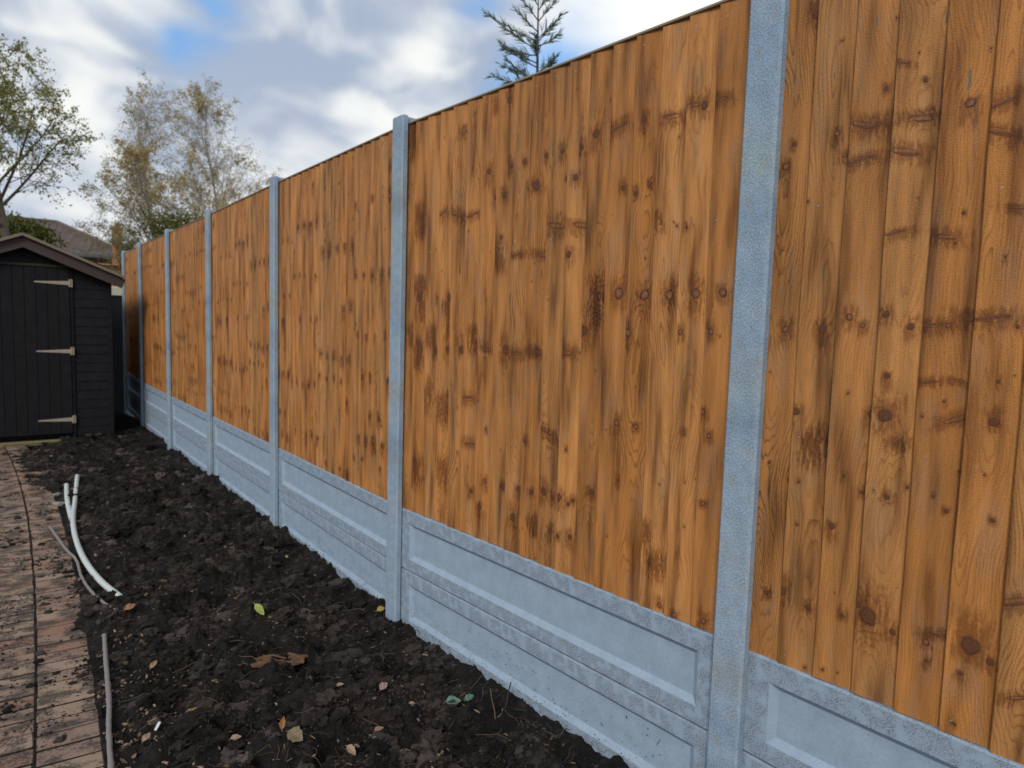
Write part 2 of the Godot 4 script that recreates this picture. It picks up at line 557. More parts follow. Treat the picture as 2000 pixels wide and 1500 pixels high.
# a feather-edge board: thin near edge tucked under its neighbour, thick far edge proud
func board_mesh(s0: float, s1: float, u0: float, u1: float, rng: RandomNumberGenerator) -> ArrayMesh:
	var acc := Acc.new()
	var n := 10
	var foot := rng.randf_range(-0.003, 0.002)
	var top := PANEL_H - 0.006 + rng.randf_range(-0.003, 0.003)
	var lap := 0.018
	var proud := rng.randf_range(-0.0012, 0.0012)
	var bow := rng.randf_range(-0.0018, 0.0018)
	var prev := []
	for j in n + 1:
		var f := float(j) / n
		var y := lerpf(foot, top, f)
		var wave := bow * sin(f * PI) + 0.0006 * sin(f * 17.0 + s0 * 40.0)
		var edge := 0.0011 * sin(f * 9.0 + s0 * 31.0) + 0.0008 * sin(f * 23.0 + s0 * 13.0)
		var xf := 0.0360 + proud + wave       # far, thick edge
		var xn := 0.0485 + proud * 0.5 + wave  # near, thin edge
		var r := [Vector3(xn, y, -(s0 - lap)), Vector3(xf, y, -(s1 + edge - 0.002)), Vector3(xf + 0.002, y, -(s1 + edge)), Vector3(xf + 0.0120, y, -(s1 + edge)), Vector3(xn + 0.004, y, -(s0 - lap))]
		if j > 0:
			var v0 := 1.0 - (f - 1.0 / n)
			var v1 := 1.0 - f
			var un := u0 - (u1 - u0) * lap / (s1 - s0)
			var us := [un, u1, u1, u1, un]
			for q in 4:
				var o: Vector3 = [Vector3(-1, 0, 0.1), Vector3(-1, 0, -1), Vector3(0, 0, -1), Vector3(1, 0, 0)][q]
				acc.face([prev[q], prev[q + 1], r[q + 1], r[q]], o, [Vector2(us[q], v0), Vector2(us[q + 1], v0), Vector2(us[q + 1], v1), Vector2(us[q], v1)])
		if j == 0 or j == n:
			acc.face(r, Vector3(0, -1 if j == 0 else 1, 0), [Vector2(u0, 0.5), Vector2(u1, 0.5), Vector2(u1, 0.51), Vector2(u1, 0.51), Vector2(u0, 0.51)])
		prev = r
	return acc.mesh()


func gravel_board(k: int, level: int, label: String) -> void:
	var root := base("gravel_board", label, "gravel board", Vector3.ZERO, "concrete gravel boards along the foot of the fence")
	root.transform = bay_frame(k)
	var y1 := -0.002 - 0.302 * level
	var y0 := y1 - 0.2975
	var s0 := 0.028
	var s1 := bay_length(k) - 0.028
	var x := 0.0335 + (0.0015 if level else 0.0)
	var side := 0.088
	var fr := Acc.new()
	var re := Acc.new()
	var bev := 0.022
	var dep := 0.015
	# outline rectangles from the outer chamfer inwards: [s inset, lower inset, upper inset, x]
	var rings := [[0.0, 0.0, 0.0, x + 0.045], [0.0, 0.0, 0.0, x + 0.005], [0.005, 0.005, 0.005, x], [side, 0.058, 0.064, x], [side + bev, 0.058 + bev, 0.064 + bev * 0.8, x + dep]]
	var rect := func(r: Array) -> Array:
		return [Vector3(r[3], y0 + r[1], -(s0 + r[0])), Vector3(r[3], y0 + r[1], -(s1 - r[0])), Vector3(r[3], y1 - r[2], -(s1 - r[0])), Vector3(r[3], y1 - r[2], -(s0 + r[0]))]
	for q in rings.size() - 1:
		var a: Array = rect.call(rings[q])
		var b: Array = rect.call(rings[q + 1])
		for e in 4:
			var e2 := (e + 1) % 4
			var out: Vector3 = Vector3(-1, 0, 0)
			if q == 0:
				out = [Vector3(0, -1, 0), Vector3(0, 0, -1), Vector3(0, 1, 0), Vector3(0, 0, 1)][e]
			(re if q == 3 else fr).face([a[e], a[e2], b[e2], b[e]], out)
	var back: Array = rect.call(rings[0])
	fr.face(back, Vector3(1, 0, 0))
	re.face(rect.call(rings[4]), Vector3(-1, 0, 0))
	put("frame", fr.mesh(), mats.concrete_frame, root)
	put("recessed_panel", re.mesh(), mats.concrete_smooth, root)


func concrete_post(k: int, label: String) -> void:
	var root := base("fence_post", label, "post", Vector3(POST_X[k], POST_H[k], POST_Z[k]), "concrete posts of the fence")
	var a := bay_frame(mini(k, 6)).basis.z
	var b := bay_frame(maxi(k - 1, 0)).basis.z
	var z := (a + b) / 2.0
	z.y = 0.0
	root.rotation.y = atan2(z.x, z.z)
	# H-shaped section: chamfered faces and a slot on each side
	var half := 0.0505
	var c := 0.007
	var sec := [Vector2(0, -half + c), Vector2(0, half - c), Vector2(c, half), Vector2(0.029, half), Vector2(0.033, half - 0.024), Vector2(0.088, half - 0.024), Vector2(0.092, half), Vector2(0.118, half), Vector2(0.122, half - c),
		Vector2(0.122, -half + c), Vector2(0.118, -half), Vector2(0.092, -half), Vector2(0.088, -half + 0.024), Vector2(0.033, -half + 0.024), Vector2(0.029, -half), Vector2(c, -half)]
	var acc := Acc.new()
	var y0 := -1.05
	var y1 := 1.8635
	var cap := []
	# mixes of cement that differ a little from one part of the casting to the next
	var mix := noise(500 + k, 1.6, 4)
	var tones := []
	for r in 37:
		var t := 1.0 + 0.42 * mix.get_noise_1d(r * 0.28 + k * 9.0)
		var buff := clampf(0.5 * mix.get_noise_1d(r * 0.2 + 300.0 + k * 5.0), -0.06, 0.14)
		tones.append(Color(t * (1.0 + buff), t, t * (1.0 - buff)))
	for j in sec.size():
		var p: Vector2 = sec[j]
		var q: Vector2 = sec[(j + 1) % sec.size()]
		var e := q - p
		var pi := p.lerp(Vector2(0.061, 0), 0.06)
		var qi := q.lerp(Vector2(0.061, 0), 0.06)
		var up := y1 - 0.005
		var n := Vector3(-(e.y), 0, e.x)
		for r in 36:
			var ya := lerpf(y0, up, r / 36.0)
			var yb := lerpf(y0, up, (r + 1) / 36.0)
			var ca: Color = tones[r]
			var cb: Color = tones[r + 1]
			var at := acc.v.size()
			acc.face([Vector3(p.x, ya, p.y), Vector3(q.x, ya, q.y), Vector3(q.x, yb, q.y), Vector3(p.x, yb, p.y)], n)
			acc.c[at] = ca; acc.c[at + 1] = ca; acc.c[at + 2] = cb; acc.c[at + 3] = cb
		acc.face([Vector3(p.x, up, p.y), Vector3(q.x, up, q.y), Vector3(qi.x, y1, qi.y), Vector3(pi.x, y1, pi.y)], Vector3(n.x, 0.5, n.z))
		cap.append(Vector3(pi.x, y1, pi.y))
	# the flat top, as three convex pieces
	acc.face([cap[15], cap[0], cap[1], cap[2], cap[3], cap[14]], Vector3.UP)
	acc.face([cap[14], cap[3], cap[4], cap[13]], Vector3.UP)
	acc.face([cap[13], cap[4], cap[5], cap[12]], Vector3.UP)
	acc.face([cap[12], cap[5], cap[6], cap[11]], Vector3.UP)
	acc.face([cap[11], cap[6], cap[7], cap[8], cap[9], cap[10]], Vector3.UP)
	put("shaft", acc.mesh(), mats.concrete_post, root)


func fence_panel(k: int, label: String) -> void:
	var rng := RandomNumberGenerator.new()
	rng.seed = 300 + k
	var root := base("closeboard_fence", label, "fence", Vector3.ZERO, "closeboard panels of the fence")
	root.transform = bay_frame(k)
	var length := bay_length(k)
	var first: float = 0.027 if k == 0 else 0.053
	var shift := rng.randi_range(0, 25)
	for i in 18:
		var s0: float = first + 0.1 * i
		var s1 := s0 + 0.1
		if i == 0:
			s0 = 0.034
		if i == 17:
			s1 = length - 0.034
		var col := i
		var width := 2048.0
		var strip := 78.0
		var m: Material = mats.wood_near
		if k == 0:
			col = 18 + (i - 11) if i >= 11 else 25
		elif k > 1:
			col = (i + shift) % 26
			width = 1024.0
			strip = 39.0
			m = mats.wood_far
		# texture runs from the far, thick edge (left) to the near edge (right)
		var ua := (col * strip + 0.6) / width
		var ub := ((col + 1) * strip - 0.6) / width
		var cut0 := (s0 - (first + 0.1 * i)) / 0.1
		var cut1 := (s1 - (first + 0.1 * (i + 1))) / 0.1
		var u_near := ub - cut0 * (ub - ua)
		var u_far := ua - cut1 * (ub - ua)
		put("board", board_mesh(s0, s1, u_near, u_far, rng), m, root)
	if k < 2:
		# nail heads along the three rails behind
		for row in [0.028, 0.622, 1.221, 1.79]:
			for i in 18:
				var sn: float = first + 0.1 * i + 0.073 + rng.randf_range(-0.006, 0.006)
				if sn < 0.06 or sn > length - 0.07 or rng.randf() < 0.12:
					continue
				var na := Acc.new()
				var xx := lerpf(0.0485, 0.036, 0.77)
				var yy: float = row + rng.randf_range(-0.006, 0.006)
				na.tube([Vector3(xx + 0.001, yy, -sn), Vector3(xx - 0.0013, yy, -sn)], [0.0026, 0.0022], 8)
				put("nail", na.mesh(), mats.nail, root)
	var acc := Acc.new()
	acc.box(Vector3(0.057, PANEL_H - 0.001, -length / 2.0), Vector3(0.024, 0.0045, length / 2.0 - 0.034), 0.002)
	put("capping_strip", acc.mesh(), mats.cap_wood, root)
	for y in [0.18, 0.92, 1.66]:
		var ra := Acc.new()
		ra.box(Vector3(0.070, y, -length / 2.0), Vector3(0.014, 0.022, length / 2.0 - 0.036), 0.002)
		put("backing_rail", ra.mesh(), mats.cap_wood, root)


# ---------------------------------------------------------------- ground

func fall(z: float) -> float:
	# the garden drops a little towards the shed
	return -0.018 * maxf(0.0, -z - 6.2)


func path_edge(z: float) -> float:
	var t := -z
	return 0.285 + 0.0553 * (t - 2.546) - 0.0078 * (t - 2.546) * (t - 3.92) if t > 2.0 else 0.285 + 0.0553 * (t - 2.546) - 0.0078 * (2.0 - 2.546) * (2.0 - 3.92)


# how far the soil reaches: its left limit at each distance
func soil_limit(z: float) -> float:
	var t := -z
	var e := path_edge(z)
	if t < 3.7:
		return e + 0.02
	if t < 4.6:
		return e - 0.05
	if t < 6.6:
		return e + 0.03
	if t < 7.3:
		return lerpf(e + 0.03, 0.26, (t - 6.6) / 0.7)
	if t < 8.9:
		return lerpf(0.26, 0.20, (t - 7.3) / 1.6)
	return lerpf(0.20, 0.62, clampf((t - 8.9) / 0.7, 0.0, 1.0))


func soil_height(x: float, z: float) -> float:
	var h := 0.012 + fall(z) * 1.15
	h += 0.055 * soil_noise.get_noise_2d(x, z)
	var l := soil_lump.get_noise_2d(x, z)
	h += (0.095 * l * absf(l) + 0.012 * l) * lerpf(1.0, 0.55, clampf((x - 1.42) / 0.18, 0.0, 1.0))
	var quiet := lerpf(1.0, 0.45, clampf((x - 1.42) / 0.18, 0.0, 1.0))
	h += 0.015 * quiet * soil_fine.get_noise_2d(x, z)
	h += 0.011 * absf(soil_mid.get_noise_2d(x, z))
	# raked up against the gravel boards
	h += 0.018 * clampf((x - 1.30) / 0.30, 0.0, 1.0)
	# a shallow heap in the middle of the bed
	h += 0.030 * exp(-pow((x - 1.0) / 0.35, 2.0))
	var lim := soil_limit(z) + 0.07 * soil_lump.get_noise_2d(x * 0.7 + 31.0, z * 0.7)
	var edge := x - lim
	if edge < 0.16:
		h = lerpf(h, -0.004 + fall(z), clampf(1.0 - edge / 0.16, 0.0, 1.0) * 0.9)
	if edge < 0.0:
		h -= minf(0.05, -edge * 0.30)
	return h


# dried crusts and grey clay smears in the dark earth
func soil_tone(x: float, z: float) -> Color:
	var cr := clampf(0.30 + 2.2 * crust.get_noise_2d(x, z), 0.0, 1.0)
	var cl := clampf((clay_smear.get_noise_2d(x, z) - 0.10) * 4.5, 0.0, 1.0)
	var tone := 0.6 + 2.0 * cr + 1.9 * cl
	return Color(tone, tone * (1.0 - 0.04 * cr + 0.05 * cl), tone * (1.0 - 0.08 * cr + 0.14 * cl))


func build_soil() -> void:
	var xs := []
	var x := -0.35
	while x < 1.76:
		xs.append(x)
		x += 0.0085
	var zs := []
	var z := 0.9
	while z > -12.4:
		zs.append(z)
		if z > -1.35:
			z -= 0.05
		else:
			z -= 0.0065 + 0.0022 * (-z - 1.3)
	var nx := xs.size()
	var nz := zs.size()
	var rows := []
	rows.resize(nz)
	var one := func(r: int) -> void:
		var hs := PackedFloat32Array()
		hs.resize(nx)
		for k in nx:
			hs[k] = soil_height(xs[k], zs[r])
		rows[r] = hs
	WorkerThreadPool.wait_for_group_task_completion(WorkerThreadPool.add_group_task(one, nz))
	var v := PackedVector3Array()
	var n := PackedVector3Array()
	var idx := PackedInt32Array()
	v.resize(nx * nz)
	n.resize(nx * nz)
	var cols := PackedColorArray()
	cols.resize(nx * nz)
	for r in nz:
		var hs: PackedFloat32Array = rows[r]
		var up: PackedFloat32Array = rows[maxi(r - 1, 0)]
		var dn: PackedFloat32Array = rows[mini(r + 1, nz - 1)]
		var dz: float = zs[mini(r + 1, nz - 1)] - zs[maxi(r - 1, 0)]
		for k in nx:
			v[r * nx + k] = Vector3(xs[k], hs[k], zs[r])
			cols[r * nx + k] = soil_tone(xs[k], zs[r])
			var k0 := maxi(k - 1, 0)
			var k1 := mini(k + 1, nx - 1)
			n[r * nx + k] = Vector3(-(hs[k1] - hs[k0]) / (xs[k1] - xs[k0]), 1.0, -(dn[k] - up[k]) / dz).normalized()
	idx.resize((nx - 1) * (nz - 1) * 6)
	var at := 0
	for r in nz - 1:
		for k in nx - 1:
			var a := r * nx + k
			idx[at] = a; idx[at + 1] = a + nx; idx[at + 2] = a + 1
			idx[at + 3] = a + 1; idx[at + 4] = a + nx; idx[at + 5] = a + nx + 1
			at += 6
	var arr := []
	arr.resize(Mesh.ARRAY_MAX)
	arr[Mesh.ARRAY_VERTEX] = v
	arr[Mesh.ARRAY_NORMAL] = n
	arr[Mesh.ARRAY_INDEX] = idx
	arr[Mesh.ARRAY_COLOR] = cols
	var m := ArrayMesh.new()
	m.add_surface_from_arrays(Mesh.PRIMITIVE_TRIANGLES, arr)
	var o := put("soil_bed", m, mats.soil)
	o.set_meta("kind", "structure")


# a lumpy pebble or clod about one unit across
func lump_mesh(sd: int, rough: float, segments := 9, rings := 5) -> ArrayMesh:
	var n := noise(sd, 1.1, 3)
	var s := SphereMesh.new()
	s.radius = 0.5
	s.height = 1.0
	s.radial_segments = segments
	s.rings = rings
	var a := s.get_mesh_arrays()
	var v: PackedVector3Array = a[Mesh.ARRAY_VERTEX]
	for k in v.size():
		v[k] *= 1.0 + rough * n.get_noise_3dv(v[k] * 2.2)
	var st := SurfaceTool.new()
	st.begin(Mesh.PRIMITIVE_TRIANGLES)
	var ix: PackedInt32Array = a[Mesh.ARRAY_INDEX]
	st.set_smooth_group(-1)
	for k in ix:
		st.add_vertex(v[k])
	st.generate_normals()
	return st.commit()


func scatter(called: String, m: Mesh, material: Material, where: Array, colors: Array, label: String, category: String) -> void:
	var mm := MultiMesh.new()
	mm.transform_format = MultiMesh.TRANSFORM_3D
	mm.use_colors = true
	mm.mesh = m
	mm.instance_count = where.size()
	for k in where.size():
		mm.set_instance_transform(k, where[k])
		mm.set_instance_color(k, colors[k])
	var o := MultiMeshInstance3D.new()
	o.name = called
	o.multimesh = mm
	o.material_override = material
	add_child(o, true)
	o.set_meta("kind", "stuff")
	tag(o, label, category)


func random_basis(rng: RandomNumberGenerator) -> Basis:
	return Basis.from_euler(Vector3(rng.randf_range(-PI, PI), rng.randf_range(-PI, PI), rng.randf_range(-PI, PI)))


# a spot in the bed, drawn so that as many fall on each part of the picture
func bed_spot(rng: RandomNumberGenerator, x0: float, x1: float, z0 := 1.55, z1 := 10.4) -> Vector2:
	var t := z0 * pow(z1 / z0, rng.randf())
	return Vector2(rng.randf_range(x0, x1), -t)


func build_soil_crumbs() -> void:
	var rng := RandomNumberGenerator.new()
	rng.seed = 5
	var dens := noise(77, 2.2, 3)
	for variant in 3:
		var where := []
		var colors := []
		while where.size() < 15000:
			var p := bed_spot(rng, -0.1, 1.66)
			var lim := soil_limit(p.y)
			var inside := p.x - lim
			var d := dens.get_noise_2d(p.x, p.y)
			var chance := 0.45 + 1.2 * d
			if inside < 0.0:
				chance = (0.30 + 1.3 * d) * exp(inside / 0.28)
			if p.x > 1.62 + 0.02 * (-p.y - 2.5) / 8.0 or rng.randf() > chance:
				continue
			var size := 0.0022 + 0.009 * pow(rng.randf(), 2.4)
			if rng.randf() < 0.035:
				size = rng.randf_range(0.012, 0.040)
			if inside < 0.0:
				size *= 0.8
			size *= 1.0 + 0.06 * (-p.y - 2.0)
			var y := maxf(soil_height(p.x, p.y), 0.0 + fall(p.y) if inside < 0.0 else -1.0)
			where.append(Transform3D(random_basis(rng).scaled(Vector3(1.25, 0.8, 1.1) * size), Vector3(p.x, y + size * (0.18 if size < 0.014 else -0.05), p.y)))
			var tone := rng.randf_range(0.7, 1.6)
			var grey := rng.randf_range(0.0, 0.4)
			var own := soil_tone(p.x, p.y)
			colors.append(Color(0.0125 * tone * own.r, (0.0095 + 0.002 * grey) * tone * own.g, (0.0080 + 0.003 * grey) * tone * own.b))
		for j in 900:
			var k := rng.randi_range(1, 5)
			var fr := bay_frame(k)
			var sp := rng.randf_range(0.06, 1.8)
			var low := fr * Vector3(0.0345, -0.6, -sp)
			var up := 0.16 * pow(rng.randf(), 2.5)
			var gy := soil_height(low.x, low.z)
			var sz := rng.randf_range(0.0012, 0.0042)
			where.append(Transform3D(random_basis(rng).scaled(Vector3(1.1, 0.8, 1.1) * sz), Vector3(low.x, gy + up, low.z)))
			colors.append(Color(0.030, 0.022, 0.017))
		scatter("soil_crumbs", lump_mesh(20 + variant, 0.75), mats.crumb, where, colors, "loose dark crumbs of earth lying over the dug bed and path edge", "soil")


func build_litter() -> void:
	var rng := RandomNumberGenerator.new()
	rng.seed = 11
	# big broken clods
	var clods := []
	var tones := []
	while clods.size() < 420:
		var p := bed_spot(rng, 0.3, 1.56, 1.8, 10.0)
		if p.x < soil_limit(p.y) + 0.03:
			continue
		var size := rng.randf_range(0.028, 0.075) * (1.0 + 0.05 * (-p.y - 2.0))
		clods.append(Transform3D(random_basis(rng).scaled(Vector3(1.2, 0.75, 1.0) * size), Vector3(p.x, soil_height(p.x, p.y) + size * 0.05, p.y)))
		var t := rng.randf_range(0.8, 2.4)
		var own := soil_tone(p.x, p.y)
		tones.append(Color(0.0095 * t * own.r, 0.0076 * t * own.g, 0.0066 * t * own.b))
	scatter("soil_clods", lump_mesh(55, 1.1, 16, 9), mats.crumb, clods, tones, "larger broken clods of damp earth lying in the dug bed", "soil")
	# small stones and pale bits, thickest beside the path
	var where := []
	var colors := []
	var patchy := noise(15, 3.0, 2)
	while where.size() < 1500:
		var p := bed_spot(rng, 0.2, 1.55, 1.9, 9.0)
		var e := p.x - path_edge(p.y)
		var chance := 0.10 + 0.9 * exp(-pow((e - 0.14) / 0.18, 2.0)) * (1.0 if p.y > -4.2 else 0.45) * clampf(0.6 + 1.5 * patchy.get_noise_2d(p.x, p.y), 0.05, 1.0)
		if e < 0.0 or rng.randf() > chance:
			continue
		var size := (0.004 + 0.014 * pow(rng.randf(), 2.0)) * (1.0 + 0.07 * (-p.y - 2.0))
		where.append(Transform3D(Basis.from_euler(Vector3(rng.randf_range(-0.6, 0.6), rng.randf_range(-PI, PI), rng.randf_range(-0.6, 0.6))) * Basis.from_scale(Vector3(rng.randf_range(1.0, 2.0), rng.randf_range(0.35, 0.8), rng.randf_range(0.7, 1.2)) * size), Vector3(p.x, soil_height(p.x, p.y) + size * 0.25, p.y)))
		var t := 0.15 + 0.85 * pow(rng.randf(), 1.6)
		colors.append(Color(0.30 * t, (0.20 + 0.03 * rng.randf()) * t, (0.13 + 0.04 * rng.randf()) * t))
	scatter("pebbles", lump_mesh(33, 1.3, 5, 2), mats.tinted, where, colors, "small pale stones scattered along the path side of the bed", "pebbles")
	# slivers of wood and straw
	where = []
	colors = []
	var sl := Acc.new()
	sl.box(Vector3.ZERO, Vector3(0.5, 0.05, 0.09), 0.02)
	while where.size() < 1900:
		var p := bed_spot(rng, 0.25, 1.6, 1.6, 9.5)
		if p.x < soil_limit(p.y):
			continue
		var size := rng.randf_range(0.007, 0.024)
		var b := Basis.from_euler(Vector3(rng.randf_range(-0.4, 0.4), rng.randf_range(-PI, PI), rng.randf_range(-0.35, 0.35)))
		where.append(Transform3D(b.scaled_local(Vector3(size, size * rng.randf_range(0.3, 0.9), size * rng.randf_range(0.4, 1.2))), Vector3(p.x, soil_height(p.x, p.y) + 0.004, p.y)))
		var t := rng.randf_range(0.25, 1.0)
		colors.append(Color(0.24 * t, 0.155 * t, 0.085 * t))
	scatter("wood_slivers", sl.mesh(), mats.tinted, where, colors, "fine tan slivers of wood and straw strewn over the soil", "wood chips")
	# thin roots and fibres
	where = []
	colors = []
	var fb := Acc.new()
	fb.tube([Vector3(-0.5, 0, 0), Vector3(-0.2, 0.07, 0.05), Vector3(0.15, 0.05, -0.04), Vector3(0.5, 0.0, 0.06)], [0.010, 0.013, 0.012, 0.008], 4)
	while where.size() < 700:
		var p := bed_spot(rng, 0.4, 1.62, 1.6, 7.0)
		if p.x < soil_limit(p.y):
			continue
		var size := rng.randf_range(0.04, 0.13)
		var b := Basis.from_euler(Vector3(rng.randf_range(-0.2, 0.2), rng.randf_range(-PI, PI), rng.randf_range(-0.3, 0.3)))
		where.append(Transform3D(b.scaled(Vector3.ONE * size), Vector3(p.x, soil_height(p.x, p.y) + 0.003, p.y)))
		var t := rng.randf_range(0.3, 1.0)
		colors.append(Color(0.13 * t, 0.095 * t, 0.065 * t))
	scatter("root_fibres", fb.mesh(), mats.tinted, where, colors, "thin brown root fibres tangled on the dug soil", "roots")


func leaf(called: String, label: String, px: float, py: float, length: float, width: float, turn: float, tip: float, color: Color, curl := 0.25, lift := 0.008) -> void:
	var p := on_soil(px, py)
	p.y += lift + 0.011
	var root := base(called, label, "leaf", p)
	var acc := Acc.new()
	var n := 8
	var m := 4
	var grid := []
	for j in n + 1:
		var f := float(j) / n
		var w := width * 0.5 * pow(sin(PI * pow(f, 0.8)), 0.85) * (1.0 + 0.12 * sin(f * 21.0 + py)) + 0.0004
		var row := []
		for q in range(-m, m + 1):
			var g := float(q) / m
			row.append(Vector3((f - 0.5) * length, absf(g) * w * curl + 0.06 * length * sin(f * 5.0) + curl * length * 0.55 * (f - 0.5) * (f - 0.5) + 0.10 * w * sin(f * 14.0 + g * 3.0 + px), g * w))
		grid.append(row)
	for j in n:
		for q in 2 * m:
			acc.face([grid[j][q], grid[j + 1][q], grid[j + 1][q + 1], grid[j][q + 1]], Vector3.UP, [], Color.WHITE)
	# propped on crumbs of soil, tipped up by "tip"
	var back := EYE - p
	back.y = 0.0
	back = back.normalized()
	var nrm := (Vector3.UP * cos(tip) + back * sin(tip)).normalized()
	var side := Vector3.UP.cross(back).normalized()
	var upward := nrm.cross(side)
	var lay := side * cos(turn) + upward * sin(turn)
	root.basis = Basis(lay, nrm, lay.cross(nrm))
	var key := "leaf_%s" % color.to_html(false)
	var mt: StandardMaterial3D = mats[key] if mats.has(key) else mat(key, color, 0.6)
	mt.backlight_enabled = true
	mt.backlight = color * 0.35
	put("blade", acc.mesh(), mt, root)
	var st := Acc.new()
	st.tube([Vector3(-0.60 * length, 0.002, 0.004), Vector3(-0.5 * length, 0.05 * length * sin(0.0) + curl * length * 0.0875, 0), Vector3(0.0, 0.03 * length, 0), Vector3(0.42 * length, 0.03 * length, 0)], [0.0012, 0.0012, 0.001, 0.0005], 5)
	put("stalk", st.mesh(), mt, root)


func bent_tube(called: String, label: String, category: String, pts: Array, radius: float, material: Material, lift: float, ends := 1.0, knobbly := 0.0) -> void:
	var rng := RandomNumberGenerator.new()
	rng.seed = int(pts[0][0]) + 7
	var c := Curve3D.new()
	for k in pts.size():
		var p := on_soil(pts[k][0], pts[k][1])
		p.y += lift
		if pts[k].size() > 2:
			p.y += pts[k][2]
		c.add_point(p)
	for k in pts.size():
		var a := c.get_point_position(maxi(k - 1, 0))
		var b := c.get_point_position(mini(k + 1, pts.size() - 1))
		c.set_point_in(k, (a - b) * 0.17)
		c.set_point_out(k, (b - a) * 0.17)
	c.bake_interval = 0.03
	var at := Array(c.get_baked_points())
	var r := []
	var low: Vector3 = at[0]
	for k in at.size():
		r.append(radius * lerpf(1.0, ends, float(k) / at.size()) * (1.0 + knobbly * rng.randf_range(-1, 1)))
		at[k] = at[k] + Vector3(rng.randf_range(-1, 1), rng.randf_range(-1, 1), 0) * radius * knobbly * 0.6
	var root := base(called, label, category, low)
	for k in at.size():
		at[k] -= low
	var acc := Acc.new()
	acc.tube(at, r, 12)
	put("length", acc.mesh(), material, root)


func build_path() -> void:
	var path := Node3D.new()
	path.name = "path"
	add_child(path)
	path.set_meta("kind", "structure")
	# bedding that shows in the joints
	var bed := Acc.new()
	var zs := []
	for k in 60:
		zs.append(0.6 - k * 0.182)
	for k in zs.size() - 1:
		var a: float = zs[k]
		var b: float = zs[k + 1]
		bed.face([Vector3(-0.75, -0.0045 + fall(a), a), Vector3(path_edge(a) + 0.01, -0.0045 + fall(a), a), Vector3(path_edge(b) + 0.01, -0.0045 + fall(b), b), Vector3(-0.75, -0.0045 + fall(b), b)], Vector3.UP)
	put("bedding_sand", bed.mesh(), mats.soil, path)
	var rng := RandomNumberGenerator.new()
	rng.seed = 21
	var meshes := []
	for q in 5:
		var acc := Acc.new()
		acc.box(Vector3.ZERO, Vector3(0.0962, 0.03, 0.0448), 0.004)
		meshes.append(acc.mesh())
	var row := 0
	var z := 0.2
	while z > -9.72:
		for col in 3:
			if z > -1.2 and col < 2:
				continue
			var zz: float = z - (0.0 if col == 0 else 0.047 * (col % 2))
			var edge := path_edge(zz)
			var yaw := atan2(path_edge(zz - 0.05) - path_edge(zz + 0.05), 0.1)
			var o := put("paver", meshes[0], mats["paver_%d" % (rng.randi() % 5)], path)
			o.position = Vector3(edge - 0.1 - col * 0.2015 + rng.randf_range(-0.002, 0.002), -0.03 + fall(zz) + rng.randf_range(-0.0025, 0.0025), zz)
			o.rotation = Vector3(rng.randf_range(-0.012, 0.012) + 0.018 * (1.0 if zz < -6.2 else 0.0), -yaw + rng.randf_range(-0.012, 0.012), rng.randf_range(-0.006, 0.006))
		z -= 0.1008
		row += 1


# ---------------------------------------------------------------- shed

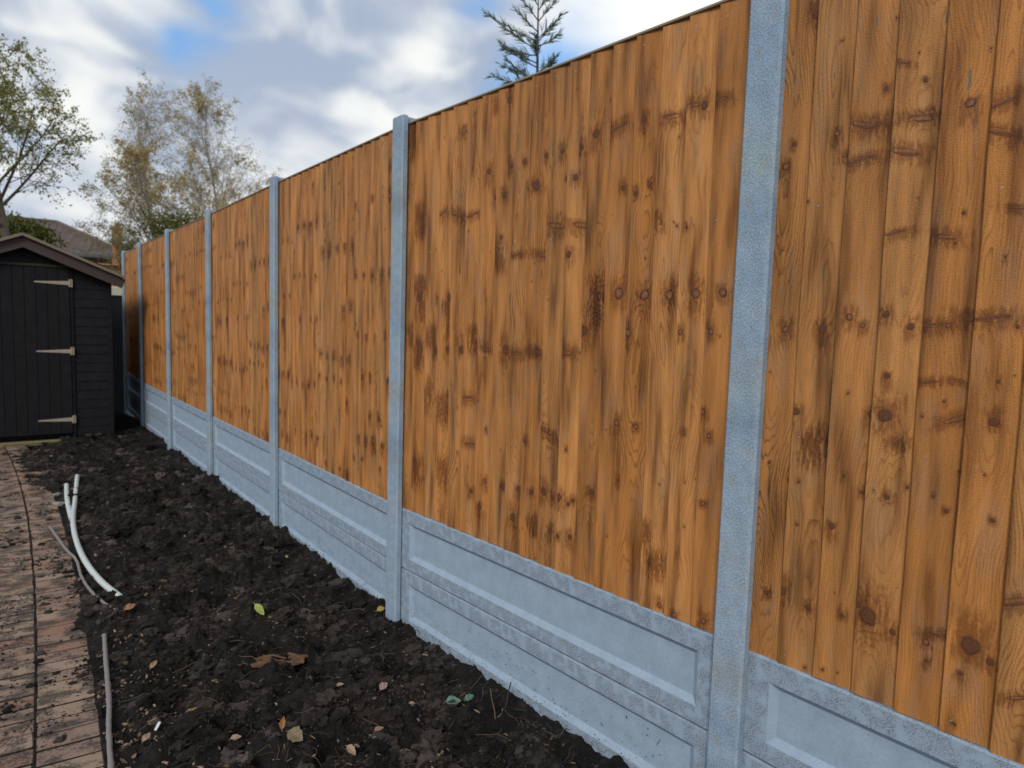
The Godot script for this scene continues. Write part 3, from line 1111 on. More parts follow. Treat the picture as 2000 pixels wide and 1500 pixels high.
func build_shed() -> void:
	var o := Vector3(0.39, -0.06, -9.92)
	var root := base("garden_shed", "black timber garden shed with brown bargeboards and pale strap hinges on its door", "shed", o)
	var hw := 0.87     # half width
	var deep := 2.25
	var floor_y := 0.035
	var eave := 1.975     # wall height at the sides, from the base
	var pitch := 0.42
	var rng := RandomNumberGenerator.new()
	rng.seed = 8
	# inner carcass
	var car := Acc.new()
	var prof := [Vector2(-hw + 0.03, floor_y), Vector2(hw - 0.03, floor_y), Vector2(hw - 0.03, eave), Vector2(0, eave + pitch * (hw - 0.03)), Vector2(-hw + 0.03, eave)]
	var fr := []
	var bk := []
	for p in prof:
		fr.append(Vector3(p.x, p.y, -0.02))
		bk.append(Vector3(p.x, p.y, -deep))
	car.face(fr, Vector3(0, 0, 1))
	car.face(bk, Vector3(0, 0, -1))
	for k in 5:
		var k2 := (k + 1) % 5
		var e: Vector2 = prof[k2] - prof[k]
		car.face([fr[k], fr[k2], bk[k2], bk[k]], Vector3(e.y, -e.x, 0))
	put("carcass", car.mesh(), mats.shed_black, root)
	# weatherboards on the front, each lapping the one below
	var door_l := -0.33
	var door_r := 0.452
	var door_top := 2.06
	var y := floor_y
	while y < eave + pitch * hw - 0.1:
		var top := y + 0.122
		var reach := hw if y < eave else hw - (y - eave) / pitch
		var runs := [[-reach, door_l - 0.03], [door_r + 0.03, reach]] if y < door_top - 0.02 else [[-reach, reach]]
		for r in runs:
			if r[1] - r[0] < 0.06:
				continue
			put("weatherboard", _lap_board(r[0], r[1], y, top, 0.0), mats.shed_board, root)
		y += 0.112
	# weatherboards on the side towards the fence
	y = floor_y
	while y < eave - 0.05:
		var b := _lap_board(-deep, 0.0, y, minf(y + 0.122, eave), 0.0)
		var p := put("weatherboard", b, mats.shed_board, root)
		p.transform = Transform3D(Basis(Vector3(0, 0, 1), Vector3(0, 1, 0), Vector3(1, 0, 0)), Vector3(hw - 0.028, 0, 0))
		y += 0.112
	for s in [-1.0, 1.0]:
		var tr := Acc.new()
		tr.box(Vector3(s * (hw + 0.002), (floor_y + eave) / 2.0, 0.002), Vector3(0.022, (eave - floor_y) / 2.0, 0.022), 0.003)
		put("corner_trim", tr.mesh(), mats.shed_black, root)
	# door of upright boards
	var door := Node3D.new()
	door.name = "door"
	root.add_child(door)
	var n := 7
	var bw := (door_r - door_l) / n
	for k in n:
		var acc := Acc.new()
		acc.box(Vector3(door_l + bw * (k + 0.5), (floor_y + 0.04 + door_top) / 2.0, 0.026 + rng.randf_range(-0.001, 0.001)), Vector3(bw / 2.0 - 0.0012, (door_top - floor_y - 0.04) / 2.0, 0.011), 0.004)
		put("door_board", acc.mesh(), mats["shed_door_%d" % (k % 3)], door)
	for hy in [1.89, 1.075, 0.245]:
		var acc := Acc.new()
		var x0 := door_r - 0.005
		acc.face([Vector3(x0, hy - 0.024, 0.042), Vector3(x0, hy + 0.024, 0.042), Vector3(x0 - 0.345, hy + 0.007, 0.042), Vector3(x0 - 0.345, hy - 0.007, 0.042)], Vector3(0, 0, 1))
		acc.face([Vector3(x0, hy + 0.024, 0.042), Vector3(x0, hy + 0.024, 0.036), Vector3(x0 - 0.345, hy + 0.007, 0.036), Vector3(x0 - 0.345, hy + 0.007, 0.042)], Vector3(0, 1, 0))
		acc.face([Vector3(x0, hy - 0.024, 0.042), Vector3(x0, hy - 0.024, 0.036), Vector3(x0 - 0.345, hy - 0.007, 0.036), Vector3(x0 - 0.345, hy - 0.007, 0.042)], Vector3(0, -1, 0))
		acc.tube([Vector3(x0 + 0.006, hy - 0.045, 0.044), Vector3(x0 + 0.006, hy + 0.045, 0.044)], [0.009, 0.009], 10)
		acc.box(Vector3(x0 + 0.022, hy, 0.040), Vector3(0.014, 0.047, 0.003), 0.001)
		for q in 4:
			acc.tube([Vector3(x0 - 0.05 - 0.085 * q, hy, 0.042), Vector3(x0 - 0.05 - 0.085 * q, hy, 0.0445)], [0.006, 0.004], 8)
		put("strap_hinge", acc.mesh(), mats.hinge, door)
	var head := Acc.new()
	head.box(Vector3(0.06, door_top + 0.022, 0.03), Vector3(0.46, 0.014, 0.014), 0.003)
	put("door_head", head.mesh(), mats.mossy, root)
	for jx in [door_l - 0.018, door_r + 0.018]:
		var acc := Acc.new()
		acc.box(Vector3(jx, (floor_y + door_top) / 2.0, 0.012), Vector3(0.016, (door_top - floor_y) / 2.0 - 0.002, 0.014), 0.003)
		put("door_jamb", acc.mesh(), mats.shed_black, root)
	# roof
	var over := 0.15
	var ry := eave + pitch * hw + 0.075
	var slope := sqrt(1.0 + pitch * pitch)
	for s in [-1.0, 1.0]:
		var roll: float = -s * atan(pitch)
		var b := Basis(Vector3(0, 0, 1), roll)
		var half := (hw + over) * slope / 2.0
		var c := Vector3(s * (hw + over) / 2.0, ry - pitch * (hw + over) / 2.0, -deep / 2.0 + 0.04)
		var acc := Acc.new()
		acc.box(c + b * Vector3(0, 0.0, 0), Vector3(half, 0.011, deep / 2.0 + 0.16), 0.002, b)
		var slab := put("roof_slope", acc.mesh(), mats.roof_felt, root)
		var lip := Acc.new()
		lip.box(c + b * Vector3(0, -0.002, deep / 2.0 + 0.168), Vector3(half, 0.016, 0.006), 0.002, b)
		put("felt_edge", lip.mesh(), mats.felt_edge, slab)
		var bb := Acc.new()
		var cb := Vector3(s * ((hw + over - 0.01) / 2.0 - 0.012), ry - pitch * ((hw + over - 0.01) / 2.0 - 0.012) - 0.085, 0.15 + 0.0015 * s)
		bb.box(cb, Vector3((hw + over - 0.01) * slope / 2.0 + 0.012, 0.058, 0.010), 0.003, b)
		put("bargeboard", bb.mesh(), mats.bargeboard, root)
	var sill := Acc.new()
	sill.box(Vector3(0.0, -0.012, 0.09), Vector3(0.53, 0.026, 0.05), 0.006)
	var so := base("timber_sill", "mossy yellowish timber bearer on the ground in front of the shed door", "timber", o)
	put("length", sill.mesh(), mats.mossy_timber, so)
	var be := Acc.new()
	be.box(Vector3(0, -0.01, -deep / 2.0), Vector3(hw - 0.04, 0.044, deep / 2.0 - 0.05), 0.004)
	put("floor_bearer", be.mesh(), mats.shed_black, root)


func _lap_board(x0: float, x1: float, y0: float, y1: float, z: float) -> ArrayMesh:
	var acc := Acc.new()
	var zb := z + 0.010
	var zt := z + 0.001
	var back := z - 0.018
	acc.face([Vector3(x0, y0, zb), Vector3(x1, y0, zb), Vector3(x1, y1, zt), Vector3(x0, y1, zt)], Vector3(0, 0, 1))
	acc.face([Vector3(x0, y0, zb), Vector3(x1, y0, zb), Vector3(x1, y0, back), Vector3(x0, y0, back)], Vector3(0, -1, 0))
	acc.face([Vector3(x0, y1, zt), Vector3(x1, y1, zt), Vector3(x1, y1, back), Vector3(x0, y1, back)], Vector3(0, 1, 0))
	for x in [x0, x1]:
		acc.face([Vector3(x, y0, zb), Vector3(x, y1, zt), Vector3(x, y1, back), Vector3(x, y0, back)], Vector3(-1 if x == x0 else 1, 0, 0))
	return acc.mesh()


# ---------------------------------------------------------------- trees

func leaf_face(acc: Acc, p: Vector3, size: float, rng: RandomNumberGenerator, col: Color) -> void:
	var d := Vector3(rng.randf_range(-1, 1), rng.randf_range(-1, 0.6), rng.randf_range(-1, 1)).normalized()
	var s := d.cross(Vector3(rng.randf_range(-1, 1), rng.randf_range(-1, 1), rng.randf_range(-1, 1))).normalized() * size * 0.36
	var n := d.cross(s).normalized()
	var e := p + d * size
	var m := p + d * size * 0.45
	var k := acc.v.size()
	for q in [p, m + s, e, m - s]:
		acc.v.append(q); acc.n.append(n); acc.c.append(col); acc.t.append(Vector2.ZERO)
	acc.i.append_array(PackedInt32Array([k, k + 1, k + 2, k, k + 2, k + 3]))


# grows a limb and what it carries; p: {levels, kids, spread, droop, leaf, leaves, ...}
func grow(wood: Acc, leaves: Acc, at: Vector3, dir: Vector3, length: float, rad: float, level: int, p: Dictionary, rng: RandomNumberGenerator) -> void:
	var n := 5 if level == 0 else (4 if level < 3 else 3)
	var pts := [at]
	var rs := [rad]
	var d := dir
	var here := at
	for k in n:
		d = (d + Vector3(rng.randf_range(-1, 1), rng.randf_range(-1, 1), rng.randf_range(-1, 1)) * p.wobble + Vector3(0, p.lift[level], 0)).normalized()
		here += d * length / n
		pts.append(here)
		rs.append(rad * lerpf(1.0, p.taper, float(k + 1) / n))
	wood.tube(pts, rs, 6 if level == 0 else (5 if level == 1 else 3), Color.WHITE, false)
	if level == p.levels:
		for k in rng.randi_range(p.leaves[0], p.leaves[1]):
			var f := rng.randf()
			var q: Vector3 = pts[int(f * n)].lerp(pts[int(f * n) + 1], fmod(f * n, 1.0))
			var keep: float = p.mask.call(q)
			if rng.randf() < keep:
				leaf_face(leaves, q + Vector3(rng.randf_range(-1, 1), rng.randf_range(-1, 1), rng.randf_range(-1, 1)) * p.leaf * 0.8, p.leaf * rng.randf_range(0.7, 1.25), rng, p.color.call(q, rng))
		return
	var kids: int = rng.randi_range(p.kids[level][0], p.kids[level][1])
	for k in kids:
		var f: float = lerpf(p.start[level], 1.0, (k + rng.randf()) / kids)
		var j := mini(int(f * n), n - 1)
		var q: Vector3 = pts[j].lerp(pts[j + 1], clampf(f * n - j, 0.0, 1.0))
		var along: Vector3 = (pts[j + 1] - pts[j]).normalized()
		var side := along.cross(Vector3(rng.randf_range(-1, 1), rng.randf_range(-1, 1), rng.randf_range(-1, 1))).normalized()
		var angle: float = rng.randf_range(p.spread[level][0], p.spread[level][1])
		var nd := along * cos(angle) + side * sin(angle)
		grow(wood, leaves, q, nd, length * p.ratio[level] * rng.randf_range(0.7, 1.15) * (1.15 - 0.45 * f), maxf(rad * lerpf(1.0, p.taper, f) * p.thin, p.finest), level + 1, p, rng)


func tree(called: String, label: String, foot: Vector3, height: float, rad: float, p: Dictionary, sd: int, bark: Material, leafmat: Material, lean := Vector3.ZERO) -> void:
	var rng := RandomNumberGenerator.new()
	rng.seed = sd
	var root := base(called, label, "tree", foot)
	var wood := Acc.new()
	var leaves := Acc.new()
	grow(wood, leaves, Vector3.ZERO, (Vector3.UP + lean).normalized(), height, rad, 0, p, rng)
	put("trunk", wood.mesh(), bark, root)
	put("crown", leaves.mesh(), leafmat, root)


func shrub(called: String, label: String, mid: Vector3, size: Vector3, count: int, leafsize: float, tones: Array, sd: int, foot_y := 0.0) -> void:
	var rng := RandomNumberGenerator.new()
	rng.seed = sd
	var root := base(called, label, "shrub", Vector3(mid.x, foot_y, mid.z))
	var leaves := Acc.new()
	var wood := Acc.new()
	var n := noise(sd, 0.9, 3)
	var c := mid - root.position
	for k in 9:
		var e := c + Vector3(rng.randf_range(-0.7, 0.7) * size.x, rng.randf_range(-0.2, 0.7) * size.y, rng.randf_range(-0.6, 0.6) * size.z)
		wood.tube([Vector3(rng.randf_range(-0.2, 0.2), 0, rng.randf_range(-0.2, 0.2)), e * Vector3(0.5, 0.6, 0.5), e], [0.05, 0.03, 0.012], 5, Color.WHITE, false)
	var made := 0
	while made < count:
		var d := Vector3(rng.randfn(), rng.randfn(), rng.randfn()).normalized()
		var r := pow(rng.randf(), 0.45)
		var bump := 0.82 + 0.5 * n.get_noise_3dv(d * 2.4 + c)
		var q := c + d * size * r * bump
		if q.y < 0.05 or n.get_noise_3dv(q * 2.5) < -0.22:
			continue
		var t: Color = tones[rng.randi() % tones.size()]
		leaf_face(leaves, q, leafsize * rng.randf_range(0.7, 1.3), rng, t * rng.randf_range(0.75, 1.2))
		made += 1
	put("stems", wood.mesh(), mats.bark, root)
	put("foliage", leaves.mesh(), mats.leaves, root)


func build_conifer() -> void:
	# the leader of a young cypress behind the fence: upswept branches carrying flat sprays of scale leaves
	var rng := RandomNumberGenerator.new()
	rng.seed = 63
	var tip := at_depth(1052, -40, 6.0)
	var foot := at_depth(1064, 165, 6.0)
	foot.y = 0.0
	var root := base("cypress_tree", "tip of a young feathery conifer rising behind the tall fence", "tree", foot)
	var wood := Acc.new()
	var leaves := Acc.new()
	var top := tip - foot
	wood.tube([Vector3.ZERO, top * 0.4 + Vector3(0.02, 0, 0), top * 0.75, top * 0.92, top], [0.05, 0.035, 0.016, 0.008, 0.003], 7)
	var right := view.x
	right.y = 0.0
	right = right.normalized()
	var toward := right.cross(Vector3.UP)
	# branches that the photograph shows: [height px, length px, to the right or left, rise]
	var shown := [[165, 95, -1, 0.12], [150, 85, -1, 0.35], [150, 60, 1, 0.5], [128, 75, -1, 0.30], [120, 80, -1, 0.22], [95, 120, -1, 0.55], [88, 50, 1, 0.35], [78, 85, -1, 0.45], [78, 45, 1, 0.9], [60, 55, -1, 0.7], [40, 50, 1, 1.1], [38, 55, -1, 1.0], [20, 30, 1, 1.4], [10, 30, -1, 1.4], [140, 40, 1, 0.7], [105, 60, -1, 0.1]]
	var list := []
	for s in shown:
		list.append([at_depth(1062, s[0], 6.0).y, s[1] * 6.0 / FOCAL, right * float(s[2]) + toward * rng.randf_range(-0.5, 0.5), s[3]])
	for k in 30:
		var hh := lerpf(1.2, tip.y - 0.4, k / 30.0)
		var w := TAU * k * 0.381
		list.append([hh, lerpf(0.85, 0.25, k / 30.0), right * cos(w) * 0.6 + toward * sin(w), rng.randf_range(0.3, 0.8)])
	for b in list:
		var f: float = b[0] / top.y
		var start := top * f
		var dir: Vector3 = (b[2].normalized() + Vector3(0, b[3], 0)).normalized()
		var pts := []
		var rs := []
		var n := 5
		for k in n + 1:
			var g := float(k) / n
			pts.append(start + dir * b[1] * g + Vector3(0, 0.10 * b[1] * g * g, 0))
			rs.append(lerpf(0.006, 0.002, g))
		wood.tube(pts, rs, 5, Color.WHITE, false)
		var m := maxi(5, int(b[1] / 0.014))
		for k in m:
			var g := 0.18 + 0.82 * k / m
			var q: Vector3 = start + dir * b[1] * g + Vector3(0, 0.10 * b[1] * g * g, 0)
			var out := Vector3(rng.randf_range(-1, 1), rng.randf_range(-0.5, 1), rng.randf_range(-1, 1))
			var d := (dir * 1.1 + out * 0.75).normalized()
			var long: float = (0.04 + 0.06 * rng.randf()) * (1.2 - 0.6 * g)
			var t := rng.randf_range(0.75, 1.3)
			var col := Color(0.20 * t, 0.26 * t, 0.22 * t)
			for w in 3:
				var dd := (d + Vector3(rng.randf_range(-1, 1), rng.randf_range(-1, 1), rng.randf_range(-1, 1)) * 0.35).normalized()
				var a := q + d * long * 0.2 * w
				leaves.tube([a, a + dd * long * 0.55, a + dd * long], [0.0024, 0.0030, 0.001], 4, col, false)
	put("trunk", wood.mesh(), mats.bark, root)
	put("crown", leaves.mesh(), mats.leaves, root)


# ---------------------------------------------------------------- houses beyond

func build_houses() -> void:
	var o := Vector3(-1.5, 0, -38.7)
	var root := base("house", "far house with a hipped brown tiled roof showing over the shed", "house", o)
	var ridge_l := Vector3(-5.0, 5.42, 0)
	var ridge_r := Vector3(4.35, 5.42, 0)
	var e_fl := Vector3(-8.4, 3.92, 2.7)
	var e_fr := Vector3(7.05, 3.92, 2.7)
	var e_bl := Vector3(-8.4, 3.92, -2.7)
	var e_br := Vector3(7.05, 3.92, -2.7)
	var wall := Acc.new()
	wall.box(Vector3(-0.7, 1.95, 0), Vector3(7.3, 1.93, 2.35), 0.01)
	put("wall", wall.mesh(), mats.brick_far, root)
	var roof := Acc.new()
	roof.face([e_fl, e_fr, ridge_r, ridge_l], Vector3(0, 1, 1))
	roof.face([e_bl, e_br, ridge_r, ridge_l], Vector3(0, 1, -1))
	roof.face([e_fr, e_br, ridge_r], Vector3(1, 1, 0))
	roof.face([e_fl, e_bl, ridge_l], Vector3(-1, 1, 0))
	var rf := put("roof", roof.mesh(), mats.roof_under, root)
	var rng := RandomNumberGenerator.new()
	rng.seed = 4
	var tiles := Acc.new()
	var rows := 13
	for side in [[e_fl, e_fr, ridge_l, ridge_r], [e_fr, e_br, ridge_r, ridge_r]]:
		var a: Vector3 = side[0]
		var b: Vector3 = side[1]
		var up: Vector3 = ((side[2] + side[3]) / 2.0 - (a + b) / 2.0)
		var along := (b - a).normalized()
		up -= along * up.dot(along)
		var nrm := along.cross(up).normalized()
		if nrm.y < 0.0:
			nrm = -nrm
		var frame := Basis(along, nrm, along.cross(nrm))
		var step := up.length() / rows
		for r in rows:
			var f := (r + 0.5) / rows
			var l: Vector3 = a.lerp(side[2], f)
			var e: Vector3 = b.lerp(side[3], f)
			var count := int(l.distance_to(e) / 0.27)
			for t in count:
				var tone := rng.randf_range(0.75, 1.2)
				tiles.box(l.lerp(e, (t + 0.5) / maxf(count, 1.0)) + nrm * 0.03, Vector3(0.128, 0.017, step * 0.56), 0.0, frame * Basis(Vector3.RIGHT, 0.07), Color(tone, tone, tone))
	var tl := put("roof_tiles", tiles.mesh(), mats.roof_tile, rf)
	tl.set_meta("kind", "stuff")
	for line in [[ridge_l, ridge_r], [ridge_r, e_fr], [ridge_r, e_br]]:
		var hip := Acc.new()
		hip.tube([line[0] + Vector3(0, 0.04, 0), line[1] + Vector3(0, 0.04, 0)], [0.11, 0.11], 8)
		put("ridge_tile", hip.mesh(), mats.roof_tile, rf)
	var gut := Acc.new()
	gut.box(Vector3(-0.7, 3.86, 2.74), Vector3(7.75, 0.07, 0.06), 0.02)
	put("gutter", gut.mesh(), mats.gutter, root)
	# a lower brick house to its right, of which a wall and the chimney show
	var p := at_depth(232, 520, 30.0)
	var r2 := base("brick_house", "orange brick house end with a tall chimney beyond the fence's far end", "house", Vector3(p.x + 0.6, 0, p.z))
	var w2 := Acc.new()
	w2.box(Vector3(0.9, 1.72, -2.0), Vector3(2.0, 1.72, 2.0), 0.01)
	put("wall", w2.mesh(), mats.brick_orange, r2)
	var rr := Acc.new()
	rr.face([Vector3(-1.25, 3.42, 0.2), Vector3(3.1, 3.42, 0.2), Vector3(3.1, 3.62, -2.0), Vector3(-1.25, 3.62, -2.0)], Vector3(0, 1, 0.2))
	rr.face([Vector3(-1.25, 3.42, -4.2), Vector3(3.1, 3.42, -4.2), Vector3(3.1, 3.62, -2.0), Vector3(-1.25, 3.62, -2.0)], Vector3(0, 1, -0.2))
	put("roof", rr.mesh(), mats.roof_orange, r2)
	var ch := Acc.new()
	var cp := at_depth(229, 480, 30.5) - r2.position
	ch.box(Vector3(cp.x, 4.2, cp.z), Vector3(0.18, 0.92, 0.2), 0.01)
	ch.box(Vector3(cp.x, 5.08, cp.z), Vector3(0.22, 0.06, 0.24), 0.01)
	ch.tube([Vector3(cp.x, 5.12, cp.z), Vector3(cp.x, 5.32, cp.z)], [0.10, 0.085], 10)
	put("chimney", ch.mesh(), mats.brick_orange, r2)


func build_rear_fence() -> void:
	var root := base("rear_fence", "board fence closing the gap behind the shed, coloured black for the shade there, with a pale top rail", "fence", Vector3(0, -0.1, -13.0))
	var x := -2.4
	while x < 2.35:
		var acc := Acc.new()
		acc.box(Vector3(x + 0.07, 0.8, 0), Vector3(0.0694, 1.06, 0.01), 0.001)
		put("board", acc.mesh(), mats.shed_black, root)  # black boards put the shade of the gap into their colour
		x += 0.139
	var rail := Acc.new()
	rail.box(Vector3(0.0, 1.93, 0.0), Vector3(2.4, 0.075, 0.04), 0.012)
	put("top_rail", rail.mesh(), mats.pale_rail, root)


# ---------------------------------------------------------------- materials

func build_materials() -> void:
	lut.resize(4096)
	for k in 4096:
		lut[k] = int(clampf(Color(k / 4095.0, 0, 0).linear_to_srgb().r, 0.0, 1.0) * 255.0 + 0.5)
	noise_a = noise_bytes(noise(3, 0.012, 5))
	noise_b = noise_bytes(noise(9, 0.09, 3))
	soil_noise = noise(101, 1.5, 4)
	soil_fine = noise(102, 26.0, 3)
	soil_lump = noise(103, 6.0, 3)
	soil_mid = noise(104, 13.0, 3)
	crust = noise(205, 1.7, 5)
	clay_smear = noise(206, 4.0, 4)
	# wood: the two near panels from their own knots, the others from made-up ones
	var rng := RandomNumberGenerator.new()
	rng.seed = 2
	var jobs := []
	var spare := random_knots(rng, 26)
	for c in 26:
		var key := c if c < 18 else 100 + 11 + (c - 18)
		var kn: Array = KNOTS.get(key, spare[c]).duplicate()
		for j in 3:
			kn.append([rng.randf_range(8, 92), rng.randf_range(30, 1800), rng.randf_range(1.5, 3.0), 0])
		jobs.append({"w": 78, "h": 2048, "knots": kn, "seed": c + 1})
	var near := wood_sheet(jobs, 2048, 2048)
	jobs = []
	for c in 26:
		jobs.append({"w": 39, "h": 1024, "knots": spare[c], "seed": 40 + c})
	var far := wood_sheet(jobs, 1024, 1024)
	for q in [["wood_near", near], ["wood_far", far]]:
		var m := mat(q[0], Color.WHITE, 0.62, 0.35)
		m.albedo_texture = q[1][0]
		m.heightmap_enabled = true
		m.heightmap_texture = q[1][1]
		m.heightmap_scale = 0.20
	mat("cap_wood", lin(0.30, 0.225, 0.155), 0.8)
	# concrete
	var base_c := [0.315, 0.405, 0.505]
	var na := noise_a
	var nb := noise_b
	var smooth := texture_pair(512, func(x: int, y: int) -> Array:
		var a := na[y * 512 + x] / 255.0
		var b := nb[y * 512 + x] / 255.0
		var pit := 1.0 if nb[((y * 3) & 511) * 512 + ((x * 3 + 77) & 511)] > 200 and a > 0.42 else 0.0
		var t := (0.84 + 0.24 * a + 0.13 * (b - 0.5)) * (1.0 - 0.5 * pit)
		return [base_c[0] * t, base_c[1] * t, base_c[2] * t, 0.5 + 0.3 * (b - 0.5) + 0.1 * a - 0.3 * pit])
	var rough := texture_pair(512, func(x: int, y: int) -> Array:
		var a := na[y * 512 + x] / 255.0
		var big := na[((y + 90) & 511) * 512 + ((x + 200) & 511)] / 255.0
		var b := nb[((y * 2) & 511) * 512 + (x & 511)] / 255.0
		var c := nb[((y * 3 + 201) & 511) * 512 + ((x * 3 + 60) & 511)] / 255.0
		var dirt := clampf((b - 0.38) * 3.0 + (c - 0.5) * 2.2, 0.0, 1.0) * clampf(0.5 + (big - 0.42) * 3.4, 0.10, 1.0)
		var t := 0.88 + 0.16 * a + 0.20 * (c - 0.5)
		var keep := 1.0 - 0.60 * dirt
		return [base_c[0] * t * lerpf(keep, 1.0, 0.12), base_c[1] * t * keep, base_c[2] * t * keep * lerpf(0.92, 1.0, keep), 0.55 + 0.45 * (c - 0.5) - 0.25 * dirt])
	var post := texture_pair(512, func(x: int, y: int) -> Array:
		var a := na[y * 512 + x] / 255.0
		var b := nb[y * 512 + x] / 255.0
		var c := nb[((y * 2) & 511) * 512 + ((x * 2 + 130) & 511)] / 255.0
		var stain := clampf((na[((y + 301) & 511) * 512 + ((x + 77) & 511)] / 255.0 - 0.66) * 4.0, 0.0, 0.8)
		var t := 0.82 + 0.22 * a + 0.50 * (b - 0.5) + 0.30 * (c - 0.5)
		return [base_c[0] * t * (1.0 + 0.14 * stain), base_c[1] * t * (1.0 - 0.06 * stain), base_c[2] * t * (1.0 - 0.20 * stain), 0.5 + 0.7 * (b - 0.5) + 0.4 * (c - 0.5)])
	surface("concrete_smooth", smooth, 1.6, 0.05, 0.8)
	surface("concrete_frame", rough, 2.7, 0.10, 0.85)
	surface("concrete_post", post, 2.6, 0.14, 0.82).vertex_color_use_as_albedo = true
	# earth
	var earth := texture_pair(512, func(x: int, y: int) -> Array:
		var a := na[y * 512 + x] / 255.0
		var b := nb[y * 512 + x] / 255.0
		var c := nb[((y * 3) & 511) * 512 + ((x * 3) & 511)] / 255.0
		var clay := clampf((na[((y + 150) & 511) * 512 + ((x + 333) & 511)] / 255.0 - 0.58) * 5.0, 0.0, 1.0)
		var t := 0.55 + 0.5 * a + 0.9 * (b - 0.4) + 0.5 * (c - 0.5)
		t = maxf(t, 0.25)
		return [lerpf(0.0130, 0.036, clay) * t, lerpf(0.0102, 0.031, clay) * t, lerpf(0.0090, 0.028, clay) * t, 0.5 + 0.5 * (b - 0.5) + 0.5 * (c - 0.5)])
	surface("soil", earth, 1.9, 1.6, 0.88, 0.35).vertex_color_use_as_albedo = true
	var cm := mat("crumb", Color.WHITE, 0.9, 0.35)
	cm.vertex_color_use_as_albedo = true
	var tm := mat("tinted", Color.WHITE, 0.8)
	tm.vertex_color_use_as_albedo = true
	# paving blocks, muddied in patches
	var muddy := noise_bytes(noise(61, 0.010, 5))
	for k in 5:
		var tint: Array = [[0.33, 0.215, 0.155], [0.36, 0.26, 0.195], [0.30, 0.175, 0.120], [0.34, 0.25, 0.175], [0.29, 0.20, 0.155]][k]
		var pv := texture_pair(256, func(x: int, y: int) -> Array:
			var a := muddy[((y * 3) & 511) * 512 + ((x * 2) & 511)] / 255.0
			var b := nb[((y * 2) & 511) * 512 + ((x * 2) & 511)] / 255.0
			var c := nb[((y * 5) & 511) * 512 + ((x * 5 + k * 50) & 511)] / 255.0
			var mud := clampf((a + 0.6 * (b - 0.5) + 0.2 * (c - 0.5) - 0.36) * 3.0, 0.05, 0.9)
			var t := 0.85 + 0.3 * (c - 0.5) + 0.2 * (b - 0.5)
			return [lerpf(tint[0], 0.060, mud) * t, lerpf(tint[1], 0.048, mud) * t, lerpf(tint[2], 0.039, mud) * t, 0.5 + 0.5 * (c - 0.5) + 0.25 * mud])
		surface("paver_%d" % k, pv, 1.3, 0.12, 0.8)
	# shed
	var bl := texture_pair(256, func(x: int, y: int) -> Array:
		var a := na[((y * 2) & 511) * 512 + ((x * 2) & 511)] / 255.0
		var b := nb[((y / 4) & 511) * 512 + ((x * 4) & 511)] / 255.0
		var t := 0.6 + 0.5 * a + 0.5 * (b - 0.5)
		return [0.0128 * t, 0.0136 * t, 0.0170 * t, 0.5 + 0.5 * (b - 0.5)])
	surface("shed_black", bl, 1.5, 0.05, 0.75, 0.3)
	surface("shed_board", bl, 1.1, 0.05, 0.7, 0.3)
	for k in 3:
		var m := surface("shed_door_%d" % k, bl, [0.9, 1.2, 1.7][k], 0.05, 0.7, 0.3)
		m.albedo_color = [Color(1, 1, 1), Color(0.94, 0.96, 1.0), Color(1.0, 0.97, 0.93)][k]
	mat("bargeboard", lin(0.062, 0.046, 0.042), 0.75)
	mat("felt_edge", lin(0.19, 0.155, 0.125), 0.85)
	mat("roof_felt", lin(0.055, 0.06, 0.05), 0.95)
	mat("nail", lin(0.50, 0.45, 0.38), 0.4).metallic = 0.6
	mat("hinge", lin(0.36, 0.30, 0.245), 0.5)
	mat("mossy", lin(0.032, 0.036, 0.018), 0.9)
	mat("mossy_timber", lin(0.19, 0.165, 0.075), 0.9)
	mat("pale_rail", lin(0.50, 0.47, 0.36), 0.8)
	# far things
	mat("brick_far", lin(0.28, 0.15, 0.09), 0.9)
	surface("brick_orange", texture_pair(128, func(x: int, y: int) -> Array:
		var b := nb[((y * 4) & 511) * 512 + ((x * 2) & 511)] / 255.0
		return [0.36 * (0.7 + 0.6 * b), 0.17 * (0.7 + 0.6 * b), 0.075 * (0.7 + 0.6 * b), b]), 0.8, 0.0, 0.9)
	mat("roof_under", lin(0.07, 0.045, 0.042), 0.9)
	mat("roof_orange", lin(0.30, 0.14, 0.065), 0.9)
	var rt := mat("roof_tile", lin(0.125, 0.092, 0.086), 0.85)
	rt.vertex_color_use_as_albedo = true
	mat("gutter", lin(0.10, 0.115, 0.13), 0.5)
	mat("bark", lin(0.10, 0.08, 0.06), 0.9)
	mat("birch_bark", lin(0.36, 0.32, 0.28), 0.85)
	var lm := mat("leaves", Color.WHITE, 0.65)
	lm.vertex_color_use_as_albedo = true
	lm.backlight_enabled = true
	lm.backlight = Color(0.75, 0.75, 0.6)
	# ground and small things
	var lawn := texture_pair(256, func(x: int, y: int) -> Array:
		var a := na[((y * 2) & 511) * 512 + ((x * 2) & 511)] / 255.0
		var b := nb[((y * 2) & 511) * 512 + ((x * 2) & 511)] / 255.0
		var t := 0.5 + 0.6 * a + 0.5 * (b - 0.5)
		return [0.055 * t, 0.068 * t, 0.028 * t, b])
	surface("lawn", lawn, 0.6, 1.0, 0.95)
	mat("white_pipe", lin(0.52, 0.57, 0.56), 0.5)
	mat("old_pipe", lin(0.50, 0.45, 0.38), 0.55)
	mat("grey_stick", lin(0.21, 0.19, 0.185), 0.85)
	mat("dark_twig", lin(0.045, 0.04, 0.035), 0.9)
	mat("tan_twig", lin(0.19, 0.13, 0.085), 0.9)
